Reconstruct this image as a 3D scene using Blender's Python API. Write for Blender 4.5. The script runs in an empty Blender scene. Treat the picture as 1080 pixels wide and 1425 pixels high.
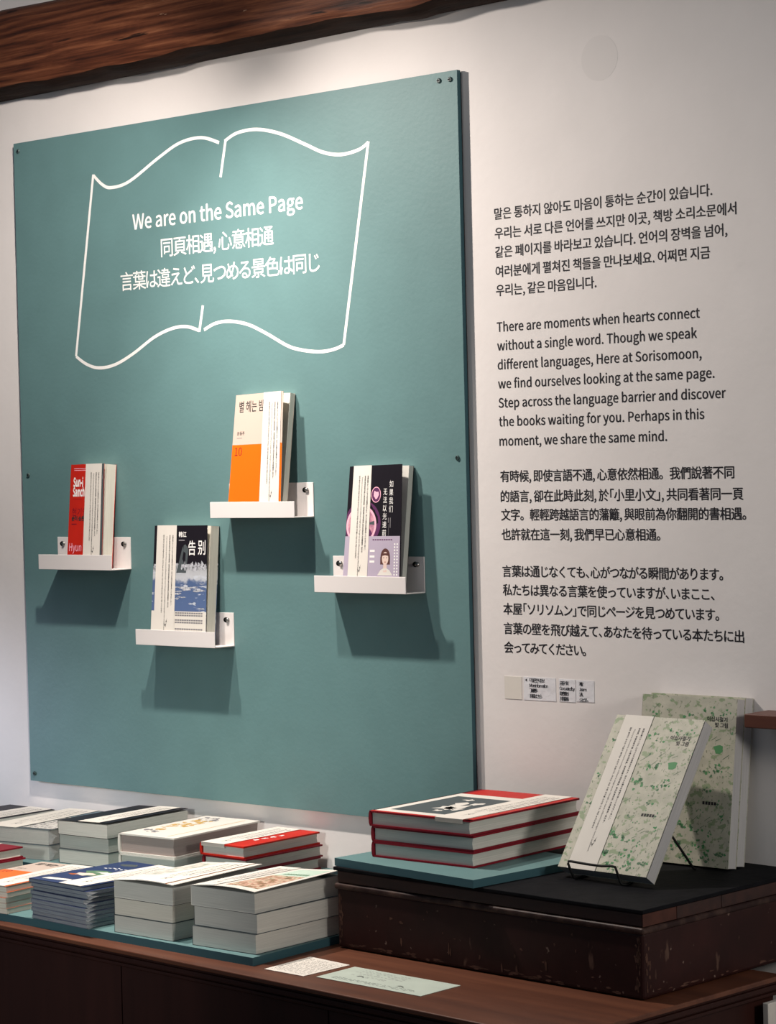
import bpy, math, random, json
from mathutils import Vector, Matrix

# ------------------------------------------------------------------ camera, world, lights, exposure
SC = bpy.context.scene
COL = SC.collection
rad = math.radians

def camera():
    f, C, yaw, pitch, roll = 3307.7, Vector((3.4932, -2.8925, 1.5798)), .727, -.0198, -.0239
    fwd = Vector((-math.sin(yaw), math.cos(yaw), 0)); right = Vector((math.cos(yaw), math.sin(yaw), 0)); up = Vector((0, 0, 1))
    f2 = fwd * math.cos(pitch) + up * math.sin(pitch); u2 = up * math.cos(pitch) - fwd * math.sin(pitch)
    r3 = right * math.cos(roll) + u2 * math.sin(roll); u3 = u2 * math.cos(roll) - right * math.sin(roll)
    cd = bpy.data.cameras.new('camera'); co = bpy.data.objects.new('camera', cd); COL.objects.link(co)
    m = Matrix((r3, u3, -f2)).transposed().to_4x4(); m.translation = C
    co.matrix_world = m
    cd.sensor_fit = 'VERTICAL'; cd.sensor_height = 36; cd.lens = f * 36 / 1425
    cd.clip_end = 50
    SC.camera = co
camera()

SC.view_settings.view_transform = 'Standard'; SC.view_settings.look = 'None'
SC.view_settings.gamma = 1; SC.view_settings.use_curve_mapping = False
SC.view_settings.exposure = 0.0

W = bpy.data.worlds.new('world'); SC.world = W; W.use_nodes = True
W.node_tree.nodes['Background'].inputs[0].default_value = (.60, .80, 1.0, 1)
W.node_tree.nodes['Background'].inputs[1].default_value = .105

def look(o, target):
    d = Vector(target) - o.location
    o.rotation_euler = d.to_track_quat('-Z', 'Y').to_euler()

def spot(loc, target, power, angle, blend, color, size):
    l = bpy.data.lights.new('ceiling_or_fill_spot', 'SPOT'); l.energy = power; l.spot_size = rad(angle); l.spot_blend = blend
    l.color = color; l.shadow_soft_size = size
    o = bpy.data.objects.new('ceiling_or_fill_spot', l); COL.objects.link(o); o.location = loc; look(o, target)
    return o

def area(loc, target, power, sx, sy, color):
    l = bpy.data.lights.new('fill_light', 'AREA'); l.energy = power; l.shape = 'RECTANGLE'; l.size = sx; l.size_y = sy; l.color = color
    o = bpy.data.objects.new('fill_light', l); COL.objects.link(o); o.location = loc; look(o, target)
    return o

spot((.441, -.508, 2.42), (1.42, -.42, 1.15), 92, 126, 1.0, (1, .905, .825), .022)
spot((.755, -.500, 2.40), (.12, -.72, 1.62), 80, 172, 1.0, (1, .905, .825), .022)
spot((.95, -.95, 2.22), (.70, -.02, 2.33), 11, 60, 1.0, (1, .90, .80), .03)  # added fill for the beam and the wall top, no fixture known there
area((3.7, -.62, 1.75), (1.0, -.42, .95), 18, .35, .35, (1, .95, .88))  # unseen source on the right, added to brighten right-facing page edges
spot((.95, -2.8, 1.62), (.60, -.30, .90), 84, 27, .9, (.95, .98, .93), .12)  # added low front fill for the book stacks, not a real lamp
area((.7, -3.0, 2.6), (.8, 0, 1.2), 3, 2.0, 1.2, (.76, .88, 1.0))  # added soft bluish fill from the front, no window there
spot((-1.1, -.75, 1.30), (-.10, .01, 1.06), 56, 25, 1.0, (.76, .82, 1.0), .15)  # added cool spot standing in for daylight on the lower left wall

# ------------------------------------------------------------------ materials
def mat(name, col, rough=.6, spec=.35, noise=None, bump=None, coat=0, metal=0):
    """noise = (scale, amount[, (sx,sy,sz)]) multiplies the colour; bump = (scale, strength, distance)"""
    m = bpy.data.materials.new(name); m.use_nodes = True
    nt = m.node_tree; b = nt.nodes['Principled BSDF']
    b.inputs['Base Color'].default_value = (*col, 1); b.inputs['Roughness'].default_value = rough
    b.inputs['Specular IOR Level'].default_value = spec; b.inputs['Metallic'].default_value = metal
    b.inputs['Coat Weight'].default_value = coat; b.inputs['Coat Roughness'].default_value = .12
    if noise or bump:
        tc = nt.nodes.new('ShaderNodeTexCoord')
    if noise:
        mp = nt.nodes.new('ShaderNodeMapping'); nt.links.new(tc.outputs['Object'], mp.inputs[0])
        mp.inputs['Scale'].default_value = noise[2] if len(noise) > 2 else (1, 1, 1)
        n = nt.nodes.new('ShaderNodeTexNoise'); n.inputs['Scale'].default_value = noise[0]; n.inputs['Detail'].default_value = 5
        nt.links.new(mp.outputs[0], n.inputs['Vector'])
        r = nt.nodes.new('ShaderNodeValToRGB'); a = noise[1]
        r.color_ramp.elements[0].position = .3; r.color_ramp.elements[1].position = .7
        r.color_ramp.elements[0].color = (*[c * (1 - a) for c in col], 1); r.color_ramp.elements[1].color = (*[min(1, c * (1 + a)) for c in col], 1)
        nt.links.new(n.outputs[0], r.inputs[0]); nt.links.new(r.outputs[0], b.inputs['Base Color'])
    if bump:
        n = nt.nodes.new('ShaderNodeTexNoise'); n.inputs['Scale'].default_value = bump[0]; n.inputs['Detail'].default_value = 6
        nt.links.new(tc.outputs['Object'], n.inputs['Vector'])
        bp = nt.nodes.new('ShaderNodeBump'); bp.inputs['Strength'].default_value = bump[1]; bp.inputs['Distance'].default_value = bump[2]
        nt.links.new(n.outputs[0], bp.inputs['Height']); nt.links.new(bp.outputs[0], b.inputs['Normal'])
    return m

def ramp_mat(name, stops, axis, noise_scale, noise_amt, rough=.5, mscale=(1, 1, 1), speck=None, const=False, spec=.35, bump=0):
    """colour from object coordinate `axis` ('X','Y','Z' or None: noise only) + noise through a ramp; speck = (scale, threshold, colour[, mapping scale])"""
    m = bpy.data.materials.new(name); m.use_nodes = True
    nt = m.node_tree; b = nt.nodes['Principled BSDF']; b.inputs['Roughness'].default_value = rough; b.inputs['Specular IOR Level'].default_value = spec
    tc = nt.nodes.new('ShaderNodeTexCoord'); mp = nt.nodes.new('ShaderNodeMapping'); nt.links.new(tc.outputs['Object'], mp.inputs[0]); mp.inputs['Scale'].default_value = mscale
    n = nt.nodes.new('ShaderNodeTexNoise'); n.inputs['Scale'].default_value = noise_scale; n.inputs['Detail'].default_value = 7; n.inputs['Roughness'].default_value = .6
    nt.links.new(mp.outputs[0], n.inputs['Vector'])
    if axis:
        sp = nt.nodes.new('ShaderNodeSeparateXYZ'); nt.links.new(tc.outputs['Object'], sp.inputs[0])
        ma = nt.nodes.new('ShaderNodeMath'); ma.operation = 'MULTIPLY_ADD'; ma.inputs[1].default_value = noise_amt
        s2 = nt.nodes.new('ShaderNodeMath'); s2.operation = 'SUBTRACT'; s2.inputs[1].default_value = .5; nt.links.new(n.outputs[0], s2.inputs[0])
        nt.links.new(s2.outputs[0], ma.inputs[0]); nt.links.new(sp.outputs[axis], ma.inputs[2]); fac = ma.outputs[0]
    else:
        fac = n.outputs[0]
    r = nt.nodes.new('ShaderNodeValToRGB'); cr = r.color_ramp
    if const: cr.interpolation = 'CONSTANT'
    while len(cr.elements) < len(stops): cr.elements.new(.5)
    for e, (p, c) in zip(cr.elements, stops): e.position = p; e.color = (*c, 1)
    nt.links.new(fac, r.inputs[0]); out = r.outputs[0]
    if speck:
        for (scale, thr, colr, ms) in speck:
            mq = nt.nodes.new('ShaderNodeMapping'); nt.links.new(tc.outputs['Object'], mq.inputs[0]); mq.inputs['Scale'].default_value = ms
            n2 = nt.nodes.new('ShaderNodeTexNoise'); n2.inputs['Scale'].default_value = scale; n2.inputs['Detail'].default_value = 4; nt.links.new(mq.outputs[0], n2.inputs['Vector'])
            r2 = nt.nodes.new('ShaderNodeValToRGB'); r2.color_ramp.elements[0].position = thr; r2.color_ramp.elements[1].position = min(1, thr + .04)
            nt.links.new(n2.outputs[0], r2.inputs[0])
            mx = nt.nodes.new('ShaderNodeMix'); mx.data_type = 'RGBA'; nt.links.new(r2.outputs[0], mx.inputs[0])
            nt.links.new(out, mx.inputs[6]); mx.inputs[7].default_value = (*colr, 1); out = mx.outputs[2]
    nt.links.new(out, b.inputs['Base Color'])
    if bump:
        bp = nt.nodes.new('ShaderNodeBump'); bp.inputs['Strength'].default_value = bump; bp.inputs['Distance'].default_value = .003
        nt.links.new(n.outputs[0], bp.inputs['Height']); nt.links.new(bp.outputs[0], b.inputs['Normal'])
    return m

def plastic_mat():
    m = bpy.data.materials.new('clear_plastic_wrap'); m.use_nodes = True; nt = m.node_tree
    nt.nodes.remove(nt.nodes['Principled BSDF']); out = nt.nodes['Material Output']
    tr = nt.nodes.new('ShaderNodeBsdfTransparent'); gl = nt.nodes.new('ShaderNodeBsdfGlossy'); gl.inputs['Roughness'].default_value = .25
    df = nt.nodes.new('ShaderNodeBsdfDiffuse'); df.inputs[0].default_value = (.8, .82, .82, 1)
    tc = nt.nodes.new('ShaderNodeTexCoord'); n = nt.nodes.new('ShaderNodeTexNoise'); n.inputs['Scale'].default_value = 60; n.inputs['Detail'].default_value = 6
    nt.links.new(tc.outputs['Object'], n.inputs['Vector'])
    bp = nt.nodes.new('ShaderNodeBump'); bp.inputs['Strength'].default_value = .8; bp.inputs['Distance'].default_value = .003
    nt.links.new(n.outputs[0], bp.inputs['Height']); nt.links.new(bp.outputs[0], gl.inputs['Normal'])
    m1 = nt.nodes.new('ShaderNodeMixShader'); m2 = nt.nodes.new('ShaderNodeMixShader'); m1.inputs[0].default_value = .12; m2.inputs[0].default_value = .12
    nt.links.new(tr.outputs[0], m1.inputs[1]); nt.links.new(gl.outputs[0], m1.inputs[2])
    nt.links.new(m1.outputs[0], m2.inputs[1]); nt.links.new(df.outputs[0], m2.inputs[2]); nt.links.new(m2.outputs[0], out.inputs[0])
    return m

M = {}
M['wall'] = mat('white_plaster', (.785, .737, .712), .75, .2, noise=(9, .025), bump=(70, .18, .002))
M['patch'] = mat('filler_patch', (.75, .705, .68), .8, .2)
M['floor'] = mat('brown_floor', (.16, .10, .07), .6, .3, noise=(6, .2))
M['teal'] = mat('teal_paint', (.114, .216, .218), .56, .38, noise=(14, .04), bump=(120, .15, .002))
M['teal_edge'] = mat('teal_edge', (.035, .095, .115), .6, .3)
M['frame_dark'] = mat('dark_batten', (.035, .035, .04), .7, .2)
M['white_metal'] = mat('white_painted_metal', (.73, .685, .665), .45, .35)
M['screw'] = mat('steel_screw', (.35, .34, .32), .3, .5, metal=1)
M['hole'] = mat('black_slot', (.01, .01, .01), .9, .1)
M['vinyl'] = mat('black_vinyl', (.022, .020, .024), .6, .2)
M['white_ink'] = mat('white_vinyl', (.84, .82, .79), .5, .3)
M['paper'] = mat('cream_paper', (.72, .675, .61), .7, .15, noise=(40, .02))
M['page'] = ramp_mat('page_edges', [(.3, (.46, .45, .41)), (.7, (.66, .64, .58))], None, 3, 0, .85, (4, 4, 700))
M['page_warm'] = ramp_mat('page_edges_warm', [(.3, (.55, .51, .43)), (.7, (.75, .71, .62))], None, 3, 0, .85, (4, 4, 700))
M['page_brown'] = ramp_mat('page_edges_tinted', [(.3, (.30, .24, .22)), (.7, (.40, .33, .30))], None, 3, 0, .85, (4, 4, 700))
M['page_gray'] = ramp_mat('page_edges_gray', [(.3, (.33, .32, .32)), (.7, (.52, .50, .49))], None, 3, 0, .85, (4, 4, 900))
M['page_navy'] = ramp_mat('wrapped_page_edges', [(.35, (.10, .12, .17)), (.65, (.26, .29, .33))], None, 3, 0, .6, (6, 6, 500))
M['ink'] = mat('black_ink', (.03, .028, .03), .6, .2)
M['ink_gray'] = mat('gray_ink', (.22, .21, .22), .6, .2)
M['red'] = mat('red_cover', (.50, .018, .009), .5, .15, noise=(20, .06))
M['darkred'] = mat('crimson_cloth', (.20, .008, .018), .55, .15)
M['brightred'] = mat('bright_red_print', (.46, .018, .014), .5, .15)
M['orange'] = mat('orange_print', (.84, .135, .003), .45, .3)
M['beige'] = mat('beige_cover', (.55, .44, .37), .55, .3)
M['black'] = mat('black_cover', (.012, .010, .014), .45, .12)
M['white_cover'] = mat('white_cover', (.70, .665, .605), .55, .15)
M['navy'] = mat('navy_cover', (.022, .038, .11), .45, .2)
M['lavender'] = mat('lavender_band', (.43, .37, .46), .5, .3)
M['skin_ink'] = mat('skin_print', (.72, .55, .48), .6, .2)
M['hair_ink'] = mat('hair_print', (.10, .04, .035), .6, .2)
M['pink'] = ramp_mat('pink_sphere_print', [(.3, (.20, .07, .16)), (.5, (.55, .25, .32)), (.7, (.85, .5, .52))], None, 60, 0, .4)
M['pink_line'] = mat('pink_glow_print', (.85, .45, .55), .5, .3)
M['plum'] = mat('plum_print', (.10, .025, .09), .5, .3)
M['green_ink'] = mat('green_print', (.10, .28, .12), .6, .2)
M['green_dark'] = mat('dark_green_print', (.10, .19, .11), .6, .2)
M['mint'] = mat('mint_print', (.50, .62, .52), .6, .2)
M['dried_red'] = mat('rust_ink', (.35, .09, .03), .6, .2)
M['gold_ink'] = mat('gold_print', (.58, .36, .10), .6, .2)
M['slate_ink'] = mat('slate_print', (.07, .085, .09), .6, .2)
M['flowers'] = ramp_mat('flower_print', [(.30, (.10, .11, .05)), (.42, (.28, .16, .08)), (.50, (.55, .30, .22)), (.58, (.62, .50, .36)), (.68, (.10, .14, .05))], None, 85, 0, .5)
M['picture'] = ramp_mat('pale_picture_print', [(.35, (.30, .36, .30)), (.5, (.62, .55, .48)), (.65, (.75, .70, .64))], None, 90, 0, .5)
M['bluepic'] = ramp_mat('blue_picture_print', [(.35, (.05, .09, .15)), (.5, (.12, .18, .22)), (.65, (.30, .36, .36))], None, 60, 0, .5)
M['linepic'] = ramp_mat('sketch_print', [(.40, (.10, .09, .09)), (.5, (.60, .56, .52)), (.62, (.72, .69, .64))], None, 140, 0, .5)
M['sea'] = ramp_mat('sea_print', [(0, (.06, .10, .22)), (.062, (.09, .14, .28)), (.108, (.075, .12, .24)), (.114, (.50, .52, .55)), (.130, (.42, .43, .45)), (.136, (.03, .028, .035)), (.2, (.016, .014, .018))],
                     'Y', 70, .028, .45, (1, 1, 1), speck=[(38, .60, (.52, .55, .60), (1, 3.5, 1))])
M['botanic'] = ramp_mat('botanical_cover', [(.3, (.40, .39, .31)), (.7, (.56, .53, .43))], None, 45, 0, .6, (1, 1, 1),
                         speck=[(85, .575, (.27, .33, .20), (1, 1.3, 1)), (240, .62, (.22, .24, .17), (1, .6, 1)), (120, .66, (.16, .28, .15), (1, 1.2, 1))])
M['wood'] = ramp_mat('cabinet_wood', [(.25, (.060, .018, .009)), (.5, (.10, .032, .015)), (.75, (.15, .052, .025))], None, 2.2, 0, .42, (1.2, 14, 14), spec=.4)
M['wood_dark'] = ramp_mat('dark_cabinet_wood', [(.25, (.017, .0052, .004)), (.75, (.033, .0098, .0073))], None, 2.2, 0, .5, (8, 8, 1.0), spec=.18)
M['shelf_wood'] = ramp_mat('red_shelf_wood', [(.3, (.065, .021, .013)), (.7, (.125, .042, .026))], None, 3, 0, .45, (1.5, 20, 20))
M['beam'] = ramp_mat('old_beam_wood', [(.30, (.022, .007, .004)), (.45, (.075, .022, .010)), (.60, (.15, .050, .022)), (.80, (.30, .13, .065))], None, 3.2, 0, .6, (1.1, 38, 38), speck=[(26, .66, (.014, .005, .003), (.25, 3, 3)), (60, .72, (.32, .20, .13), (.5, 2, 2))], spec=.22, bump=.5)
M['bark'] = ramp_mat('beam_waney_edge', [(.3, (.008, .004, .003)), (.7, (.030, .014, .009))], None, 5, 0, .75, (2, 14, 14), spec=.1, bump=.8)
M['leather'] = ramp_mat('worn_leather', [(.3, (.016, .0048, .0042)), (.7, (.032, .0090, .0075))], None, 12, 0, .45, (1, 1, 1), speck=[(30, .67, (.085, .045, .032), (1, 1, .45)), (75, .69, (.15, .10, .08), (1, 1, 1))], spec=.18)
M['leather_edge'] = ramp_mat('scuffed_edge', [(.45, (.020, .008, .007)), (.72, (.075, .042, .032))], None, 38, 0, .5, spec=.2)
M['scuff'] = mat('scuffed_leather', (.085, .042, .030), .6, .15, noise=(60, .4))
M['lidwood'] = ramp_mat('case_lid_wood', [(.3, (.018, .007, .006)), (.7, (.045, .016, .011))], None, 4, 0, .5, (2, 12, 12))
M['lid_block'] = ramp_mat('lid_block_wood', [(.3, (.045, .016, .011)), (.7, (.080, .028, .019))], None, 4, 0, .55, (2, 12, 12), spec=.2)
M['mat_black'] = mat('black_slate', (.006, .006, .0075), .7, .06, noise=(30, .3), bump=(90, .3, .002))
M['wire'] = mat('black_wire', (.008, .008, .008), .55, .15)
M['tape'] = mat('clear_sticker', (.76, .75, .77), .3, .4, bump=(70, .5, .003))
M['card_green'] = mat('pale_green_card', (.47, .53, .46), .6, .2, noise=(25, .05))
M['panel'] = mat('grey_white_board', (.55, .51, .46), .6, .2, noise=(30, .06))
M['wrap'] = plastic_mat()

# ------------------------------------------------------------------ lettering
LATIN = json.loads(r'''{" ":[224,[]],"'":[278,[[110,483,167,483,184,669,186,771,90,771,92,669]]],",":[278,[[75,-190,153,-140,203,-69,221,19,212,77,185,113,144,126,96,109,75,62,95,15,142,-2,153,-1,140,-57,106,-102,53,-136]]],"-":[347,[[46,245,302,245,302,315,46,315]]],".":[278,[[139,-13,185,6,205,56,185,107,139,126,92,107,73,56,92,6]]],"0":[555,[[278,-13,399,29,478,156,506,369,478,580,399,705,278,746,157,705,78,580,50,369,78,156,157,29],[278,61,205,93,156,194,138,369,156,543,205,642,278,674,351,642,400,543,418,369,400,194,351,93]]],"1":[555,[[88,0,490,0,490,76,343,76,343,733,273,733,230,712,180,695,121,681,121,623,252,623,252,76,88,76]]],"C":[638,[[377,-13,465,-1,539,35,602,92,551,151,502,106,446,78,381,68,260,105,181,209,153,369,182,527,263,629,384,665,442,656,492,632,534,596,584,656,533,700,465,733,383,746,216,700,101,570,58,366,100,162,213,32]]],"H":[728,[[101,0,193,0,193,346,535,346,535,0,628,0,628,733,535,733,535,426,193,426,193,733,101,733]]],"J":[535,[[237,-13,353,18,418,99,439,215,439,733,346,733,346,224,333,134,294,84,228,68,179,76,137,103,101,151,35,103,86,39,153,0]]],"K":[646,[[101,0,193,0,193,232,319,382,539,0,642,0,377,455,607,733,502,733,195,365,193,365,193,733,101,733]]],"M":[812,[[101,0,184,0,184,406,182,476,178,551,172,622,176,622,235,455,374,74,436,74,574,455,633,622,637,622,632,551,627,476,625,406,625,0,711,0,711,733,600,733,460,341,443,290,427,239,409,188,405,188,387,239,370,290,352,341,212,733,101,733]]],"P":[633,[[101,0,193,0,193,292,314,292,455,316,550,390,584,518,549,645,454,713,310,733,101,733],[193,367,193,658,298,658,406,645,470,602,492,518,471,432,409,383,302,367]]],"S":[596,[[304,-13,436,15,522,90,553,195,533,286,479,348,402,391,298,436,241,462,195,500,176,559,193,615,241,652,313,665,376,657,432,633,480,597,528,656,469,703,396,734,313,746,194,721,112,652,82,552,106,462,162,402,231,364,336,318,399,287,443,248,459,187,441,125,388,83,305,68,230,79,162,111,103,159,48,95,119,38,205,0]]],"T":[599,[[253,0,346,0,346,655,568,655,568,733,31,733,31,655,253,655]]],"W":[878,[[181,0,291,0,400,442,412,499,425,554,437,609,441,609,477,442,588,0,700,0,851,733,763,733,684,334,644,96,638,96,586,334,484,733,399,733,298,334,280,255,263,176,246,96,242,96,198,334,121,733,26,733]]],"a":[563,[[217,-13,282,-2,342,26,397,65,400,65,408,0,483,0,483,334,464,452,403,529,295,557,212,546,139,519,82,486,117,423,164,451,219,472,280,481,349,461,383,411,392,344,203,306,94,240,59,141,80,58,136,5],[243,61,194,70,160,97,147,147,170,209,247,254,392,283,392,132,341,93,293,69]]],"b":[618,[[331,-13,447,22,533,121,567,280,542,426,469,522,351,557,291,547,233,519,180,481,184,578,184,796,92,796,92,0,165,0,173,56,177,56,227,19,279,-5],[316,64,276,69,231,87,184,120,184,406,234,446,282,471,328,480,411,455,458,385,472,279,451,164,396,90]]],"c":[510,[[306,-13,370,-5,429,19,482,55,442,117,405,90,362,70,314,63,226,89,167,161,146,271,168,381,229,454,317,480,375,467,425,433,471,493,429,525,377,548,313,557,183,523,89,426,52,271,86,117,176,21]]],"d":[620,[[277,-13,339,-2,395,25,442,64,445,64,453,0,528,0,528,796,436,796,436,587,441,494,394,528,345,549,288,557,172,522,86,423,53,271,81,117,158,20],[297,64,216,89,165,160,147,272,168,381,225,454,304,480,348,474,392,456,436,423,436,138,391,97,345,72]]],"e":[554,[[312,-13,380,-6,439,14,490,42,458,103,416,80,372,65,322,60,231,83,168,149,142,250,508,250,511,274,512,302,487,437,413,525,295,557,177,522,87,424,52,271,87,118,180,21],[141,315,169,407,225,464,297,484,370,465,416,408,432,315]]],"f":[325,[[33,469,107,469,107,0,198,0,198,469,313,469,313,543,198,543,198,629,206,688,232,724,275,736,305,732,336,721,356,792,314,804,265,809,176,787,124,725,107,630,107,543,33,538]]],"g":[564,[[275,-250,421,-224,516,-156,550,-62,529,11,465,54,361,67,254,67,179,84,159,126,169,163,194,191,233,177,274,172,375,195,446,260,473,361,467,405,452,443,429,473,540,473,540,543,351,543,317,553,274,557,173,533,99,466,71,363,81,302,108,253,142,217,142,213,101,172,82,112,96,58,131,23,131,18,88,-17,60,-59,51,-105,80,-184,158,-233],[274,234,217,250,175,294,159,363,175,431,216,475,274,490,333,475,374,431,390,363,374,294,332,250],[288,-187,203,-175,150,-142,131,-92,144,-45,186,0,222,-6,256,-8,350,-8,410,-15,447,-36,460,-77,439,-130,379,-171]]],"h":[607,[[92,0,184,0,184,394,234,440,281,468,332,477,391,462,424,415,435,332,435,0,526,0,526,344,508,460,454,532,360,557,292,544,232,512,180,466,184,578,184,796,92,796]]],"i":[275,[[92,0,184,0,184,543,92,543],[138,655,182,672,199,716,182,758,138,775,94,758,78,716,94,672]]],"k":[552,[[92,0,182,0,182,143,284,262,443,0,542,0,337,324,518,543,416,543,186,257,182,257,182,796,92,796]]],"l":[284,[[188,-13,219,-10,241,-5,228,65,209,63,191,72,184,102,184,796,92,796,92,108,102,42,133,1]]],"m":[926,[[92,0,184,0,184,394,232,440,277,468,320,477,377,462,410,415,421,332,421,0,512,0,512,394,561,440,606,468,649,477,706,462,739,415,750,332,750,0,841,0,841,344,823,460,769,532,677,557,613,543,554,507,497,453,467,508,418,544,347,557,285,544,229,511,178,464,176,464,167,543,92,543]]],"n":[610,[[92,0,184,0,184,394,234,440,281,468,332,477,391,462,424,415,435,332,435,0,526,0,526,344,508,460,454,532,360,557,291,544,231,511,178,464,176,464,167,543,92,543]]],"o":[606,[[303,-13,427,21,518,117,554,271,518,426,427,523,303,557,179,523,88,426,52,271,88,117,179,21],[303,63,220,89,166,161,146,271,166,381,220,454,303,480,386,454,441,381,461,271,441,161,386,89]]],"p":[620,[[92,-229,184,-229,184,-45,181,50,231,15,281,-6,331,-13,447,22,533,121,567,280,542,426,469,522,351,557,289,546,231,518,178,480,176,480,167,543,92,543],[316,64,276,69,232,87,184,120,184,406,234,446,282,471,328,480,411,455,458,385,472,279,451,164,396,90]]],"r":[388,[[92,0,184,0,184,349,225,422,273,463,320,475,348,473,373,466,390,545,364,554,332,557,274,543,221,504,178,444,176,444,167,543,92,543]]],"s":[468,[[234,-13,342,9,408,67,431,148,406,230,344,280,266,313,209,336,166,365,149,407,160,447,193,475,250,486,295,479,335,462,373,438,417,495,370,526,313,548,249,557,148,536,84,481,62,403,86,327,145,278,220,246,279,222,325,189,344,143,332,100,297,70,237,58,177,66,125,89,76,123,32,62,90,23,159,-3]]],"t":[377,[[262,-13,314,-7,363,7,345,76,315,65,283,61,233,73,207,109,199,165,199,469,347,469,347,543,199,543,199,696,123,696,113,543,27,538,27,469,108,469,108,168,122,73,171,10]]],"u":[607,[[251,-13,319,-1,377,33,430,85,433,85,440,0,516,0,516,543,425,543,425,158,376,106,329,76,278,66,220,81,186,128,176,210,176,543,84,543,84,199,102,82,157,11]]],"v":[521,[[209,0,316,0,508,543,418,543,315,234,265,74,260,74,210,234,108,543,13,543]]],"w":[802,[[178,0,284,0,361,291,374,343,386,395,398,449,403,449,415,395,427,344,440,293,518,0,629,0,776,543,688,543,609,229,576,78,571,78,533,229,448,543,359,543,274,229,238,78,233,78,201,229,120,543,27,543]]],"y":[521,[[101,-234,193,-209,258,-142,304,-46,508,543,419,543,321,242,277,88,272,88,253,140,235,192,218,242,108,543,13,543,231,-1,219,-42,191,-102,151,-144,97,-159,74,-156,55,-150,37,-223,66,-231]]]}''')
_cache = {}
def curve_to_mesh(o):
    COL.objects.link(o); bpy.context.view_layer.update()
    me = bpy.data.meshes.new_from_object(o.evaluated_get(bpy.context.evaluated_depsgraph_get()))
    V = [tuple(v.co[:2]) for v in me.vertices]; F = [tuple(p.vertices) for p in me.polygons]
    cu = o.data; bpy.data.objects.remove(o); bpy.data.curves.remove(cu); bpy.data.meshes.remove(me)
    return V, F

def glyph(ch):
    """(advance, x shift, flat outline) of one character, one em = 1 unit"""
    if ch in _cache: return _cache[ch]
    shift = 0
    if ch in LATIN:
        adv, loops = LATIN[ch]; adv /= 1000
        cu = bpy.data.curves.new('lettering', 'CURVE'); cu.dimensions = '2D'; cu.fill_mode = 'FRONT'
        for L in loops:
            s = cu.splines.new('POLY'); n = len(L) // 2; s.points.add(n - 1); s.use_cyclic_u = True
            for i in range(n): s.points[i].co = (L[2 * i] / 1000, L[2 * i + 1] / 1000, 0, 1)
    else:
        cu = bpy.data.curves.new('lettering', 'FONT'); cu.body = ch; cu.size = 1; cu.resolution_u = 3
        o = ord(ch)
        if 0xAC00 <= o <= 0xD7A3: adv = .92
        elif ch in '、」': adv = .5
        elif ch == '「': adv, shift = .5, -.5
        elif 0x3041 <= o <= 0x30FF: adv, shift = .93, -.035
        else: adv = 1.0
    V, F = curve_to_mesh(bpy.data.objects.new('lettering', cu)) if ch != ' ' else ([], [])
    _cache[ch] = (adv, shift, V, F)
    return _cache[ch]

def fitted(text, size, width, bold=.012):
    """one line of lettering of em `size`, tracked so that the line is `width` long; weight is added by overlaid shifted outlines"""
    x = 0; G = []
    for ch in text:
        adv, sh, V, F = glyph(ch); G.append((x + sh, V, F)); x += adv
    lo = min(v[0] for v in G[0][1]) + G[0][0]; hi = max(v[0] for v in G[-1][1]) + G[-1][0]
    tr = (width / size - (hi - lo)) / max(1, len(text) - 1) if width else 0
    outV = []; outF = []
    for dx, dy in (((-bold, -bold * .5), (bold, -bold * .5), (0, bold)) if bold > 0 else ((0, 0),)):
        for i, (gx, V, F) in enumerate(G):
            b = len(outV); outV += [((px + gx + i * tr - lo + dx) * size, (py + dy) * size) for px, py in V]
            outF += [tuple(b + k for k in f) for f in F]
    return outV, outF

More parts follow.
